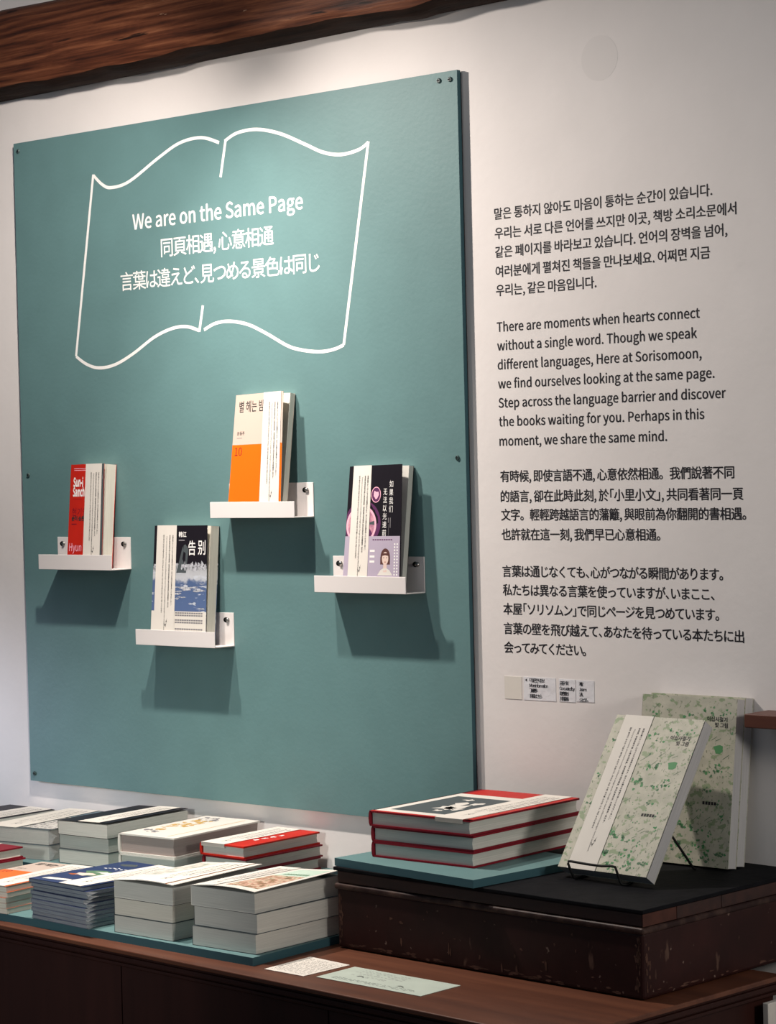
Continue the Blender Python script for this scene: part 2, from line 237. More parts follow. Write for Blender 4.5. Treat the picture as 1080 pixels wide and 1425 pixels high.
# ------------------------------------------------------------------ mesh builder
class MB:
    def __init__(s): s.v = []; s.f = []; s.mi = []; s.mats = []
    def m(s, name):
        if name not in s.mats: s.mats.append(name)
        return s.mats.index(name)
    def face(s, pts, mt):
        b = len(s.v); s.v += [tuple(p) for p in pts]; s.f.append(tuple(range(b, b + len(pts)))); s.mi.append(s.m(mt))
    def mesh(s, V, F, mt):
        b = len(s.v); s.v += [tuple(p) for p in V]; i = s.m(mt)
        for f in F: s.f.append(tuple(b + k for k in f)); s.mi.append(i)
    def box(s, x0, x1, y0, y1, z0, z1, mt):
        P = [(x0, y0, z0), (x1, y0, z0), (x1, y1, z0), (x0, y1, z0), (x0, y0, z1), (x1, y0, z1), (x1, y1, z1), (x0, y1, z1)]
        s.mesh(P, [(0, 3, 2, 1), (4, 5, 6, 7), (0, 1, 5, 4), (1, 2, 6, 5), (2, 3, 7, 6), (3, 0, 4, 7)], mt)
    def prism(s, poly, z0, z1, mt, side=None):
        n = len(poly)
        s.mesh([(x, y, z0) for x, y in poly], [tuple(range(n))[::-1]], mt); s.mesh([(x, y, z1) for x, y in poly], [tuple(range(n))], mt)
        for i in range(n):
            (a, b), (c, d) = poly[i], poly[(i + 1) % n]
            s.face([(a, b, z0), (c, d, z0), (c, d, z1), (a, b, z1)], side or mt)
    def tube(s, pts, r, mt, n=8):
        pts = [Vector(p) for p in pts]; rings = []
        up = Vector((.13, .21, .97))
        for i, p in enumerate(pts):
            t = (pts[min(i + 1, len(pts) - 1)] - pts[max(i - 1, 0)]).normalized()
            a = t.cross(up).normalized(); b = t.cross(a).normalized()
            rings.append([p + a * (r * math.cos(2 * math.pi * k / n)) + b * (r * math.sin(2 * math.pi * k / n)) for k in range(n)])
        V = [q for R in rings for q in R]; F = []
        for i in range(len(rings) - 1):
            for k in range(n):
                F.append((i * n + k, i * n + (k + 1) % n, (i + 1) * n + (k + 1) % n, (i + 1) * n + k))
        F.append(tuple(range(n))); F.append(tuple((len(rings) - 1) * n + k for k in range(n))[::-1])
        s.mesh(V, F, mt)
    def lathe(s, prof, mt, n=16, T=lambda p: p):
        V = []; F = []
        for r, z in prof: V += [T((r * math.cos(2 * math.pi * k / n), r * math.sin(2 * math.pi * k / n), z)) for k in range(n)]
        for i in range(len(prof) - 1):
            for k in range(n): F.append((i * n + k, i * n + (k + 1) % n, (i + 1) * n + (k + 1) % n, (i + 1) * n + k))
        F.append(tuple((len(prof) - 1) * n + k for k in range(n)))
        s.mesh(V, F, mt)
    def build(s, name, parent=None, loc=(0, 0, 0), rot=(0, 0, 0), bevel=0, smooth=False):
        me = bpy.data.meshes.new(name); me.from_pydata(s.v, [], s.f); me.update()
        for n in s.mats: me.materials.append(M[n])
        me.polygons.foreach_set('material_index', s.mi)
        if smooth: me.polygons.foreach_set('use_smooth', [True] * len(s.f))
        o = bpy.data.objects.new(name, me); COL.objects.link(o); o.location = loc; o.rotation_euler = rot
        if parent: o.parent = parent
        if bevel:
            w = o.modifiers.new('weld', 'WELD'); w.merge_threshold = 1e-6
            b = o.modifiers.new('bevel', 'BEVEL'); b.width = bevel; b.segments = 3; b.limit_method = 'ANGLE'; b.angle_limit = rad(50)
        return o

def tag(o, label=None, cat=None, group=None, kind=None):
    if label: o['label'] = label
    if cat: o['category'] = cat
    if group: o['group'] = group
    if kind: o['kind'] = kind
    return o

def thing(name, label, cat, loc=(0, 0, 0), rot=(0, 0, 0), group=None):
    o = bpy.data.objects.new(name, None); COL.objects.link(o); o.empty_display_size = .05
    o.location = loc; o.rotation_euler = rot
    return tag(o, label, cat, group)

# ------------------------------------------------------------------ the setting
YW = .0115                                           # wall surface; the board's painted face is y = 0
b = MB(); b.box(-1.6, 2.9, YW, YW + .12, 0, 2.95, 'wall'); tag(b.build('wall_back'), kind='structure')
b = MB(); b.box(-1.6, 4.2, -3.6, YW, -.1, 0, 'floor'); tag(b.build('floor'), kind='structure')

def beam():
    rnd = random.Random(4); n = 130; x0, x1 = -.9, 1.75
    prof = [(YW - .002, 0), (-.012, -.002), (-.038, .002), (-.052, .010), (-.060, .024), (-.062, .05), (-.064, .09), (-.061, .125), (-.050, .146), (-.030, .156), (YW - .002, .160)]
    k = len(prof); V = []; F = []
    ph = [rnd.uniform(0, 6.28) for _ in range(8)]
    for i in range(n + 1):
        x = x0 + (x1 - x0) * i / n
        base = 2.284 + .012 * max(0, min(1, (x + .1) / 1.3))
        wob = .0028 * math.sin(9 * x + ph[0]) + .0022 * math.sin(23 * x + ph[1]) + .0012 * math.sin(57 * x + ph[2])
        knot = .010 * math.exp(-((x - .62) / .05) ** 2) - .006 * math.exp(-((x - .50) / .06) ** 2) + .007 * math.exp(-((x - 1.02) / .05) ** 2)
        for j, (y, z) in enumerate(prof):
            t = math.sin(math.pi * j / (k - 1))
            low = max(0, 1 - z / .03)
            yy = y + t * (.0035 * math.sin(7 * x + ph[3] + z * 20) + .002 * math.sin(31 * x + ph[4] + z * 60)) + low * t * .8 * (knot * .6)
            zz = base + z + low * (wob * min(1, t * 2.5) - .5 * knot * t) + (.006 * math.sin(5 * x + ph[5]) if z > .1 else 0)
            V.append((x, yy, zz))
    for i in range(n):
        for j in range(k - 1): F.append((i * k + j, i * k + j + 1, (i + 1) * k + j + 1, (i + 1) * k + j))
    F.append(tuple(range(k))[::-1]); F.append(tuple(n * k + j for j in range(k)))
    b = MB(); bark = [f for i, f in enumerate(F[:-2]) if i % (k - 1) < 3]; b.mesh(V, [f for i, f in enumerate(F[:-2]) if i % (k - 1) >= 3] + F[-2:], 'beam'); b.mesh(V, bark, 'bark')
    for (hx, hz) in ((.62, .139), (.78, .135)):      # drilled peg holes
        b.lathe([(.004, 0), (.004, .001), (.0001, .0012)], 'hole', 10, lambda p, hx=hx, hz=hz: (hx + p[0], -.0615 - p[2], 2.287 + hz + p[1]))
    o = b.build('wooden_beam', smooth=True)
    tag(o, 'old dark brown timber beam running along the top of the wall', 'beam')
beam()

# round filled patch on the plaster, high on the right
b = MB(); b.lathe([(.034, -.001), (.034, .00012), (.0001, .00012)], 'patch', 40, lambda p: (1.3575 + p[0], YW - p[2], 2.184 + p[1]))
tag(b.build('wall_patch'), 'faint round filled patch on the white wall above the lettering', 'patch')

# ------------------------------------------------------------------ the teal board with its headline
def flat_text(b, text, x, z, y, size, width, mt, bold=.012):
    V, F = fitted(text, size, width, bold)
    n3 = max(1, len(V) // 3); b.mesh([(x + a, y - (i // n3) * .00004, z + c) for i, (a, c) in enumerate(V)], F, mt)

def stroke(b, pts, w, y, mt):
    """ribbon of width w along a smoothed line of (x, z) points"""
    P = [Vector((p[0], p[1])) for p in pts]; S = []
    if len(P) > 2:
        for i in range(len(P) - 1):
            p0 = P[max(i - 1, 0)]; p1 = P[i]; p2 = P[i + 1]; p3 = P[min(i + 2, len(P) - 1)]
            for k in range(6):
                t = k / 6
                S.append(.5 * ((2 * p1) + (p2 - p0) * t + (2 * p0 - 5 * p1 + 4 * p2 - p3) * t * t + (3 * p1 - p0 - 3 * p2 + p3) * t ** 3))
        S.append(P[-1])
    else: S = P
    V = []
    for i, q in enumerate(S):
        d = (S[min(i + 1, len(S) - 1)] - S[max(i - 1, 0)]).normalized(); nrm = Vector((-d.y, d.x)) * (w / 2)
        V += [(q.x + nrm.x, y, q.y + nrm.y), (q.x - nrm.x, y, q.y - nrm.y)]
    b.mesh(V, [(2 * i, 2 * i + 1, 2 * i + 3, 2 * i + 2) for i in range(len(S) - 1)], mt)

def screw(parent, x, y, z, r=.0045, d=.0025, mt='screw_dark'):
    b = MB()
    b.lathe([(r, 0), (r, d * .5), (r * .75, d), (r * .3, d)], mt, 14, lambda p: (x + p[0], y - p[2], z + p[1]))
    b.box(x - r * .7, x + r * .7, y - d - .0002, y - d, z - r * .14, z + r * .14, 'hole')
    b.box(x - r * .14, x + r * .14, y - d - .0002, y - d, z - r * .7, z + r * .7, 'hole')
    return b.build('screw', parent)

BD = thing('display_board', 'large teal painted board on the white wall with a white open book outline', 'board')
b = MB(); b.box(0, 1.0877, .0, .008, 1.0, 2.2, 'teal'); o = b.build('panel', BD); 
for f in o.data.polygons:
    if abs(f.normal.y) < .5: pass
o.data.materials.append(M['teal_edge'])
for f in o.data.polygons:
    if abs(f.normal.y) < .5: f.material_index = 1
b = MB(); b.box(.004, 1.0867, .008, YW, 1.003, 2.1965, 'frame_dark'); b.build('backing_frame', BD)
b = MB()
for pts in ([(0.2228, 2.1191), (0.2465, 2.1000), (0.2705, 2.0923), (0.3188, 2.0987), (0.3956, 2.1325), (0.4517, 2.1531), (0.5063, 2.1566), (0.5504, 2.1431)],
            [(0.5663, 2.1449), (0.5518, 2.0835)],
            [(0.5637, 2.1441), (0.5948, 2.1549), (0.6425, 2.1557), (0.6975, 2.1424), (0.7552, 2.1181), (0.7958, 2.1006), (0.8361, 2.0928), (0.8763, 2.0969), (0.8964, 2.1064)],
            [(0.8968, 2.1078), (0.8314, 1.7796)], [(0.2226, 2.1205), (0.1622, 1.7929)],
            [(0.1622, 1.7929), (0.1895, 1.7778), (0.2237, 1.769), (0.2678, 1.7729), (0.3165, 1.79), (0.3743, 1.8171), (0.4213, 1.8298), (0.458, 1.8309), (0.4895, 1.8223)],
            [(0.5001, 1.8655), (0.4895, 1.8203)],
            [(0.5013, 1.8229), (0.5303, 1.8325), (0.5658, 1.8341), (0.6093, 1.8261), (0.6519, 1.809), (0.702, 1.7851), (0.7353, 1.7761), (0.7765, 1.7711), (0.8093, 1.7736), (0.8314, 1.7796)]):
    stroke(b, pts, .0058, -.00015 - len(b.f) * 4e-7, 'white_ink')
tag(b.build('book_outline', BD), 'white line drawing of an open book')
for text, x, z, w in (('We are on the Same Page', .3250, 2.0118, .4208), ('同頁相遇, 心意相通', .3973, 1.9600, .2786), ('言葉は違えど、見つめる景色は同じ', .2892, 1.9070, .4920)):
    b = MB(); flat_text(b, text, x, z, -.00015, .0362, w, 'white_ink', .019 if text[0] == 'W' else .008); tag(b.build('headline', BD), 'white lettering: ' + text)
M['screw_dark'] = mat('painted_screw', (.05, .085, .085), .4, .4)
for (x, z) in ((1.0505, 2.1871), (1.0735, 2.1865), (.0134, 2.1848), (1.0709, 1.5885), (.0184, 1.577), (.0128, 1.0143)):
    screw(BD, x, 0, z, .0042)

# ------------------------------------------------------------------ black lettering on the wall
PARA = [
 ('black Korean paragraph at the top of the lettering on the white wall', [
  ('말은 통하지 않아도 마음이 통하는 순간이 있습니다.', 1.9615, .4072), ('우리는 서로 다른 언어를 쓰지만 이곳, 책방 소리소문에서', 1.9312, .4480),
  ('같은 페이지를 바라보고 있습니다. 언어의 장벽을 넘어,', 1.9018, .4316), ('여러분에게 펼쳐진 책들을 만나보세요. 어쩌면 지금', 1.8712, .4012), ('우리는, 같은 마음입니다.', 1.8418, .1949)]),
 ('black English paragraph on the white wall right of the teal board', [
  ('There are moments when hearts connect', 1.7845, .3811), ('without a single word. Though we speak', 1.7552, .3753), ('different languages, Here at Sorisomoon,', 1.7254, .3825),
  ('we find ourselves looking at the same page.', 1.6957, .4044), ('Step across the language barrier and discover', 1.6656, .4232), ('the books waiting for you. Perhaps in this', 1.6362, .3852), ('moment, we share the same mind.', 1.6056, .3183)]),
 ('black Chinese paragraph of four lines below the English one on the wall', [
  ('有時候, 即使言語不通, 心意依然相通。我們說著不同', 1.5500, .4349), ('的語言, 卻在此時此刻, 於「小里小文」, 共同看著同一頁', 1.5186, .4497),
  ('文字。輕輕跨越語言的藩籬, 與眼前為你翻開的書相遇。', 1.4895, .4539), ('也許就在這一刻, 我們早已心意相通。', 1.4588, .3023)]),
 ('black Japanese paragraph of five lines, lowest of the lettering on the wall', [
  ('言葉は通じなくても、心がつながる瞬間があります。', 1.4010, .4120), ('私たちは異なる言葉を使っていますが、いまここ、', 1.3716, .3963),
  ('本屋「ソリソムン」で同じページを見つめています。', 1.3418, .4036), ('言葉の壁を飛び越えて、あなたを待っている本たちに出', 1.3110, .4460), ('会ってみてください。', 1.2812, .1597)])]
def DZ(z): return (z - 1.58) * -.0025
for label, lines in PARA:
    b = MB()
    for text, z, w in lines: flat_text(b, text, 1.1478, z + DZ(z), YW - .00015, .0198, w * .9985, 'vinyl', .022)
    tag(b.build('wall_lettering'), label, 'wall text', 'paragraphs lettered on the wall')

# clear stickers under the lettering
def sticker(x0, x1, z0, z1, label, rows=(), mt='tape', tilt=0, tx=.012):
    x0 += .0066; x1 += .0066
    b = MB(); b.box(x0, x1, YW - .0006, YW, z0, z1, mt)
    for text, z, w in rows: flat_text(b, text, x0 + tx, z, YW - .0008, .0070, w, 'vinyl', .012)
    tag(b.build('sticker'), label, 'sticker', 'stickers under the wall lettering')
sticker(1.1403, 1.1745, 1.2085, 1.2440, 'small blank square sticker below the lettering, leftmost of the row', (), 'paper')
sticker(1.1785, 1.2415, 1.2085, 1.2445, 'clear sticker reading More information on the white wall',
        (('더 많은 전시 정보', 1.2370, .030), ('More information', 1.2290, .036), ('了解更多', 1.2210, .016), ('詳細はこちら', 1.2125, .024)))
b = MB(); b.face([(1.1885, YW - .0008, 1.2395), (1.1922, YW - .0008, 1.2370), (1.1922, YW - .0008, 1.2420)], 'vinyl'); 
tag(b.build('arrow', [o for o in COL.objects if o.get('label') == 'clear sticker reading More information on the white wall'][0]), 'small black arrow')
sticker(1.2478, 1.2795, 1.2090, 1.2440, 'clear sticker reading Co-curated by on the white wall',
        (('공동기획', 1.2350, .017), ('Co-curated by', 1.2270, .029), ('联合策划', 1.2190, .017), ('共同企画', 1.2110, .017)), tx=.0015)
sticker(1.2810, 1.3150, 1.2105, 1.2435, 'clear sticker with the name in four scripts, rightmost of the row',
        (('제람', 1.2350, .008), ('Jeram', 1.2270, .014), ('济人', 1.2190, .008), ('ジェラム', 1.2110, .017)), tx=.006)

# ------------------------------------------------------------------ the four bent metal wall shelves
SHELF = {'red': (.0978, 1.4028), 'orange': (.5547, 1.4957), 'sea': (.3575, 1.2722), 'space': (.7965, 1.3729)}
def wall_shelf(key, label):
    x0, z0 = SHELF[key]; t = .0016; w = .2005
    S = thing('picture_ledge', label, 'shelf', (x0, 0, z0), group='white book ledges on the teal board')
    b = MB(); b.box(0, w, -t, 0, 0, .0580, 'white_metal'); b.box(0, w, -.0485, -t, 0, t, 'white_metal'); b.box(0, w, -.0485, -.0485 + t, t, .0275, 'white_metal')
    b.build('ledge', S, bevel=.0006)
    for sx in (.016, w - .016):
        b = MB()                                     # keyhole slot with the screw standing in it
        b.lathe([(.0046, 0), (.0046, .0002), (.0001, .0002)], 'hole', 14, lambda p: (sx - .003 + p[0] * 1.3, -t - p[2], .0455 + p[1]))
        b.lathe([(.0040, 0), (.0040, .002), (.0026, .0038), (.0001, .0040)], 'screw', 14, lambda p: (sx + .002 + p[0], -t - p[2], .0455 + p[1]))
        b.build('screw', S, smooth=True)
wall_shelf('red', 'white metal ledge holding the red book, lowest left of the teal board')
wall_shelf('orange', 'white metal ledge holding the beige and orange book, highest of the four')
wall_shelf('sea', 'white metal ledge holding the book with the sea picture, lowest of the four')
wall_shelf('space', 'white metal ledge holding the black and lavender book, rightmost of the four')

# ------------------------------------------------------------------ books
KO = '말은 통하지 않아도 마음이 통하는 순간이 있습니다. 우리는 서로 다른 언어를 쓰지만 이곳, 책방 소리소문에서'
ZH = '有時候, 即使言語不通, 心意依然相通。我們說著不同的語言, 卻在此時此刻, 共同看著同一頁文字。'
JA = '言葉は通じなくても、心がつながる瞬間があります。私たちは異なる言葉を使っていますが、いまここ、'
EN = 'There are moments when hearts connect without a single word. Though we speak different languages, Here at Sorisomoon,'

M['sea_foam'] = mat('foam_print', (.42, .43, .46), .5, .3, noise=(300, .5))
class Cover:
    """helper handed to the cover art: lays shapes just above the front cover"""
    def __init__(s, b, top, w, l): s.b = b; s.top = top; s.w = w; s.l = l; s.h = .00012
    def rect(s, x0, x1, y0, y1, mt, n=8, h=None):
        h = h or s.h; V = []; F = []
        m = max(1, round((y1 - y0) / s.l * 8))
        for i in range(n + 1):
            for j in range(m + 1):
                x, y = x0 + (x1 - x0) * i / n, y0 + (y1 - y0) * j / m; V.append((x, y, s.top(x, y) + h))
        k = m + 1
        s.b.mesh(V, [(i * k + j, (i + 1) * k + j, (i + 1) * k + j + 1, i * k + j + 1) for i in range(n) for j in range(m)], mt)
    def poly(s, pts, mt, h=None): s.b.face([(x, y, s.top(x, y) + (h or s.h)) for x, y in pts], mt)
    def blob(s, x, y, rx, ry, mt, h=None, seed=0, jag=.25, n=11, clip=None):
        r = random.Random(seed); P = []
        for k in range(n):
            a = 2 * math.pi * k / n; q = 1 + r.uniform(-jag, jag)
            px, py = x + rx * q * math.cos(a), y + ry * q * math.sin(a)
            if clip: px = min(max(px, clip[0]), clip[1]); py = min(max(py, clip[2]), clip[3])
            P.append((px, py))
        s.poly(P, mt, h)
    def ring(s, x, y, rx, ry, t, mt, a0=0, a1=6.2832, n=40, h=None):
        V = []
        for k in range(n + 1):
            a = a0 + (a1 - a0) * k / n
            for q in (0, t): px, py = x + (rx - q) * math.cos(a), y + (ry - q) * math.sin(a); V.append((px, py, s.top(px, py) + (h or s.h)))
        s.b.mesh(V, [(2 * i, 2 * i + 1, 2 * i + 3, 2 * i + 2) for i in range(n)], mt)
    def text(s, t, x, y, size, mt, width=None, bold=.012, rot=0, h=None, sx=1.0):
        V, F = fitted(t, size, width, bold); c, n = math.cos(rot), math.sin(rot); out = []
        n3 = max(1, len(V) // 3)
        for i, (a, d) in enumerate(V):
            a *= sx; px, py = x + a * c - d * n, y + a * n + d * c
            out.append((px, py, s.top(px, py) + (h or s.h * 2) + (i // n3) * .00003))
        s.b.mesh(out, F, mt)
    def vert(s, t, x, y, size, pitch, mt, bold=.012, sx=1.0):
        for i, ch in enumerate(t): s.text(ch, x, y - i * pitch, size, mt, None, bold, sx=sx)

def swallows(c, x, y, k, mt, h):
    """two small ink birds"""
    for (px, py, sh) in ((0, 0, ((0, 0), (.35, .9), (.9, 1.9), (.55, 1.0), (.75, .1), (.30, .25))), (-.9, -1.0, ((0, 0), (.9, .35), (1.5, 1.1), (1.1, .1), (1.0, -.7), (.65, -.05))),
                         (-1.2, -.4, ((0, 0), (.5, .1), (1.0, -.3), (.45, -.12)))):
        c.poly([(x + (px + a) * k, y + (py + d) * k) for a, d in sh], mt, h)

_band = {}
def paper_band(parent, w, l, top, b0, b1, wrap=.006, key=None, flip=False):
    """strip of cream paper laid lengthwise round the front cover, printed with four columns and two birds"""
    kk = (key, w, l, b0, b1)
    if key and kk in _band:
        o = _band[kk].copy(); COL.objects.link(o); o.parent = parent; return o
    b = MB(); g = .0008; e = .0004; n = 5
    V = []; F = []; ys = [l * j / 8 for j in range(9)]; k = 11
    for i in range(n + 1):
        x = b0 + (b1 - b0) * i / n
        V.append((x, -e, top(x, 0) + g - wrap)); V.append((x, -e, top(x, 0) + g))
        V += [(x, y, top(x, y) + g) for y in ys[1:8]]
        V.append((x, l + e, top(x, l) + g)); V.append((x, l + e, top(x, l) + g - wrap))
    for i in range(n):
        for j in range(k - 1): F.append((k * i + j, k * i + k + j, k * i + k + 1 + j, k * i + 1 + j))
    b.mesh(V, F, 'paper')
    b.mesh([(x, y, z - .00025) for x, y, z in V], [f[::-1] for f in F], 'paper')
    c = Cover(b, top, w, l); h = g + .00012; bw = b1 - b0
    for i, (t, f, y1) in enumerate(((JA, .60, .92), (ZH, .62, .92), (EN, .80, .91), (KO, .66, .92))):
        x = b1 - bw * (.20 + .155 * i)
        c.text(t, x, l * y1, .0033, 'ink', l * f, .0 if i == 2 else .012, rot=-math.pi / 2, h=h)
    swallows(c, b0 + bw * .58, l * .175, bw * .085, 'ink', h)
    o = b.build('paper_band', parent)
    tag(o, 'cream paper strip printed with columns of small text')
    if key: _band[kk] = o
    return o

def book(name, label, w, l, t, loc, rot=(0, 0, 0), cover='black', page='page', opening=0, power=1.0, hard=False, art=None, band=None, group=None,
         lift=None, band_key=None, wrap=False, cat='book', inner=None, spine=None, band_wrap=.006):
    """lying book: spine at x = 0, foot at y = 0, front cover on top at z = t"""
    B = thing(name, label, cat, loc, rot, group)
    ct = .0026 if hard else .0007; oh = .0030 if hard else .0004
    x0p = ct + (.001 if hard else 0)
    def top(x, y):
        z = t + opening * max(0, x / w) ** power
        return z + (lift(x / w, y / l) if lift else 0)
    # page block: fore-edge slightly hollow in hardbacks
    b = MB()
    if hard:
        prof = [(x0p, ct), (w - oh, ct), (w - oh - .0016, t * .5), (w - oh, t - ct), (x0p, t - ct)]
        n = len(prof)
        b.mesh([(x, oh, z) for x, z in prof], [tuple(range(n))], page); b.mesh([(x, l - oh, z) for x, z in prof], [tuple(range(n))[::-1]], page)
        for i in range(n):
            (a, c), (d, e) = prof[i], prof[(i + 1) % n]; b.face([(a, oh, c), (a, l - oh, c), (d, l - oh, e), (d, oh, e)], page)
    else:
        b.box(x0p, w - oh, oh, l - oh, ct, t - ct, page)
    b.build('page_block', B)
    # cover: back board, spine, front board as one folded sheet
    b = MB(); sp = spine or cover
    b.box(0, w, 0, l, 0, ct, cover)
    if hard:
        pr = [(0, 0), (-.0016, t * .18), (-.0022, t * .5), (-.0016, t * .82), (0, t), (ct, t), (ct, 0)]
    else:
        pr = [(0, 0), (0, t), (ct, t), (ct, 0)]
    n = len(pr)
    b.mesh([(x, 0, z) for x, z in pr], [tuple(range(n))], sp); b.mesh([(x, l, z) for x, z in pr], [tuple(range(n))[::-1]], sp)
    for i in range(n):
        (a, c), (d, e) = pr[i], pr[(i + 1) % n]; b.face([(a, 0, c), (d, 0, e), (d, l, e), (a, l, c)], sp)
    nx, ny = (10, 8) if (lift or power != 1) else (2, 1)
    V = []; F = []
    for i in range(nx + 1):
        for j in range(ny + 1):
            x, y = w * i / nx, l * j / ny; V.append((x, y, top(x, y)))
    k = len(V); V += [(x, y, z - ct) for x, y, z in V]
    q = lambda i, j: i * (ny + 1) + j
    b.mesh(V, [(q(i, j), q(i + 1, j), q(i + 1, j + 1), q(i, j + 1)) for i in range(nx) for j in range(ny)], cover)
    b.mesh(V, [(k + q(i, j), k + q(i, j + 1), k + q(i + 1, j + 1), k + q(i + 1, j)) for i in range(nx) for j in range(ny)], inner or cover)
    ed = [(q(i, 0), q(i + 1, 0)) for i in range(nx)] + [(q(i + 1, ny), q(i, ny)) for i in range(nx)] + [(q(nx, j), q(nx, j + 1)) for j in range(ny)] + [(q(0, j + 1), q(0, j)) for j in range(ny)]
    b.mesh(V, [(k + a, k + d, d, a) for a, d in ed], cover)
    if art: art(Cover(b, top, w, l))
    b.build('cover', B)
    if band: paper_band(B, w, l, top, band[0] * w, band[1] * w, band_wrap, band_key)
    if wrap:
        b = MB(); e = .0008; rnd = random.Random(len(label)); 
        b.box(-e, w + e, -e, l + e, .0003, t - .0002, 'wrap')
        b.mesh([(w + e, -e, t * .2), (w + .010, -e - .002, t * .1), (w + .012, -e + .004, t * .55), (w + e, -e, t * .95), (w + .004, .02, t * .5)], [(0, 1, 2), (0, 2, 3), (2, 4, 3)], 'wrap')
        b.build('plastic_wrap', B)
    return B

ORD = ['topmost', 'second from the top', 'third from the top', 'fourth from the top', 'fifth from the top', 'sixth from the top', 'seventh from the top', 'eighth from the top', 'ninth from the top', 'tenth from the top']

def stack(n, corner, yaw, w, l, t, maker, what, group, jit=.002, seed=0, lastword='bottom'):
    """n books piled with their front right bottom corner at `corner`; the top one gets the art"""
    rnd = random.Random(seed); a = rad(yaw)
    for i in range(n):                               # i = 0 is the lowest
        k = n - 1 - i
        dx, dy, da = (rnd.uniform(-jit, jit), rnd.uniform(-jit, jit), rnd.uniform(-1, 1) * jit * 250) if i else (0, 0, 0)
        aa = a + rad(da)
        x = corner[0] + dx - w * math.cos(aa); y = corner[1] + dy - w * math.sin(aa)
        lab = what[0] if k == 0 else '%s, %s of its stack %s' % (what[1], ORD[k] if i else lastword, what[2])
        maker(k, lab, (x, y, corner[2] + i * t), (0, 0, aa), group)

# ---- covers
def art_red(c):
    w, l = c.w, c.l
    c.rect(.935 * w, w, 0, l, 'slate_ink')
    c.blob(.965 * w, .86 * l, .02 * w, .05 * l, 'ink_gray', seed=3)
    c.text("Sun-i", .10 * w, .785 * l, .0215, 'white_ink', None, .05, sx=.56)
    c.text("Samch'o", .10 * w, .690 * l, .0215, 'white_ink', None, .05, sx=.50)
    c.text('현기영', .09 * w, .505 * l, .0165, 'darkred', None, .0)
    c.text('순이 삼촌', .09 * w, .457 * l, .0095, 'ink', None, .05)
    c.rect(.09 * w, .24 * w, .415 * l, .425 * l, 'darkred')
    c.rect(.10 * w, .36 * w, .660 * l, .663 * l, 'darkred')
    for q in (.945, .962): c.rect(.10 * w, .45 * w, q * l - .001, q * l, 'pink_line')
    c.text('Hyun K', .05 * w, .158 * l, .0195, 'pink_line', None, .004, sx=.78)
def art_orange(c):
    w, l = c.w, c.l
    c.rect(0, w, 0, .585 * l, 'orange')
    c.text('별 헤는 밤', .09 * w, .86 * l, .0215, 'ink', None, .004, sx=.78)
    c.text('윤동주', .08 * w, .665 * l, .0075, 'ink', None, .0); c.rect(.08 * w, .19 * w, .637 * l, .642 * l, 'ink_gray')
    c.text('10', .06 * w, .495 * l, .0190, 'darkred', None, .0); c.rect(.06 * w, .20 * w, .558 * l, .562 * l, 'darkred')
def art_sea(c):
    w, l = c.w, c.l
    c.rect(0, w, .675 * l, l, 'black', h=.0001); c.rect(0, w, 0, .275 * l, 'paper', h=.0001)
    for k in range(16): c.blob((.04 + .062 * k) * w, .655 * l, .034 * w, (.022 + .016 * ((k * 7) % 5) / 4) * l, 'sea_foam', .00012 + k * 1e-6, seed=k, jag=.6, clip=(0, w, 0, l))
    for k in range(22):
        r = random.Random(k); c.blob(r.uniform(.05, .95) * w, r.uniform(.30, .52) * l, r.uniform(.03, .10) * w, r.uniform(.004, .010) * l, 'sea_foam', .00012 + k * 1e-6, seed=k, jag=.6, clip=(0, w, 0, l))
    for i, y in enumerate((.255, .235, .195, .175, .12, .10)): 
        for k in range(12): c.rect((.44 + .042 * k) * w, (.44 + .042 * k + .036) * w, y * l, y * l + .0026, 'ink_gray', 1, .0002)
    c.poly([(.44 * w, .60 * l), (.62 * w, .60 * l), (.66 * w, .80 * l), (.60 * w, .84 * l), (.55 * w, .83 * l)], 'slate_ink')
    c.text('告', .655 * w, .760 * l, .0275, 'white_ink', None, .010, sx=.80); c.text('别', .835 * w, .765 * l, .0275, 'white_ink', None, .010, sx=.80)
    c.text('韩江', .47 * w, .905 * l, .0105, 'white_ink', None, .03); c.rect(.47 * w, .58 * w, .870 * l, .880 * l, 'ink_gray')
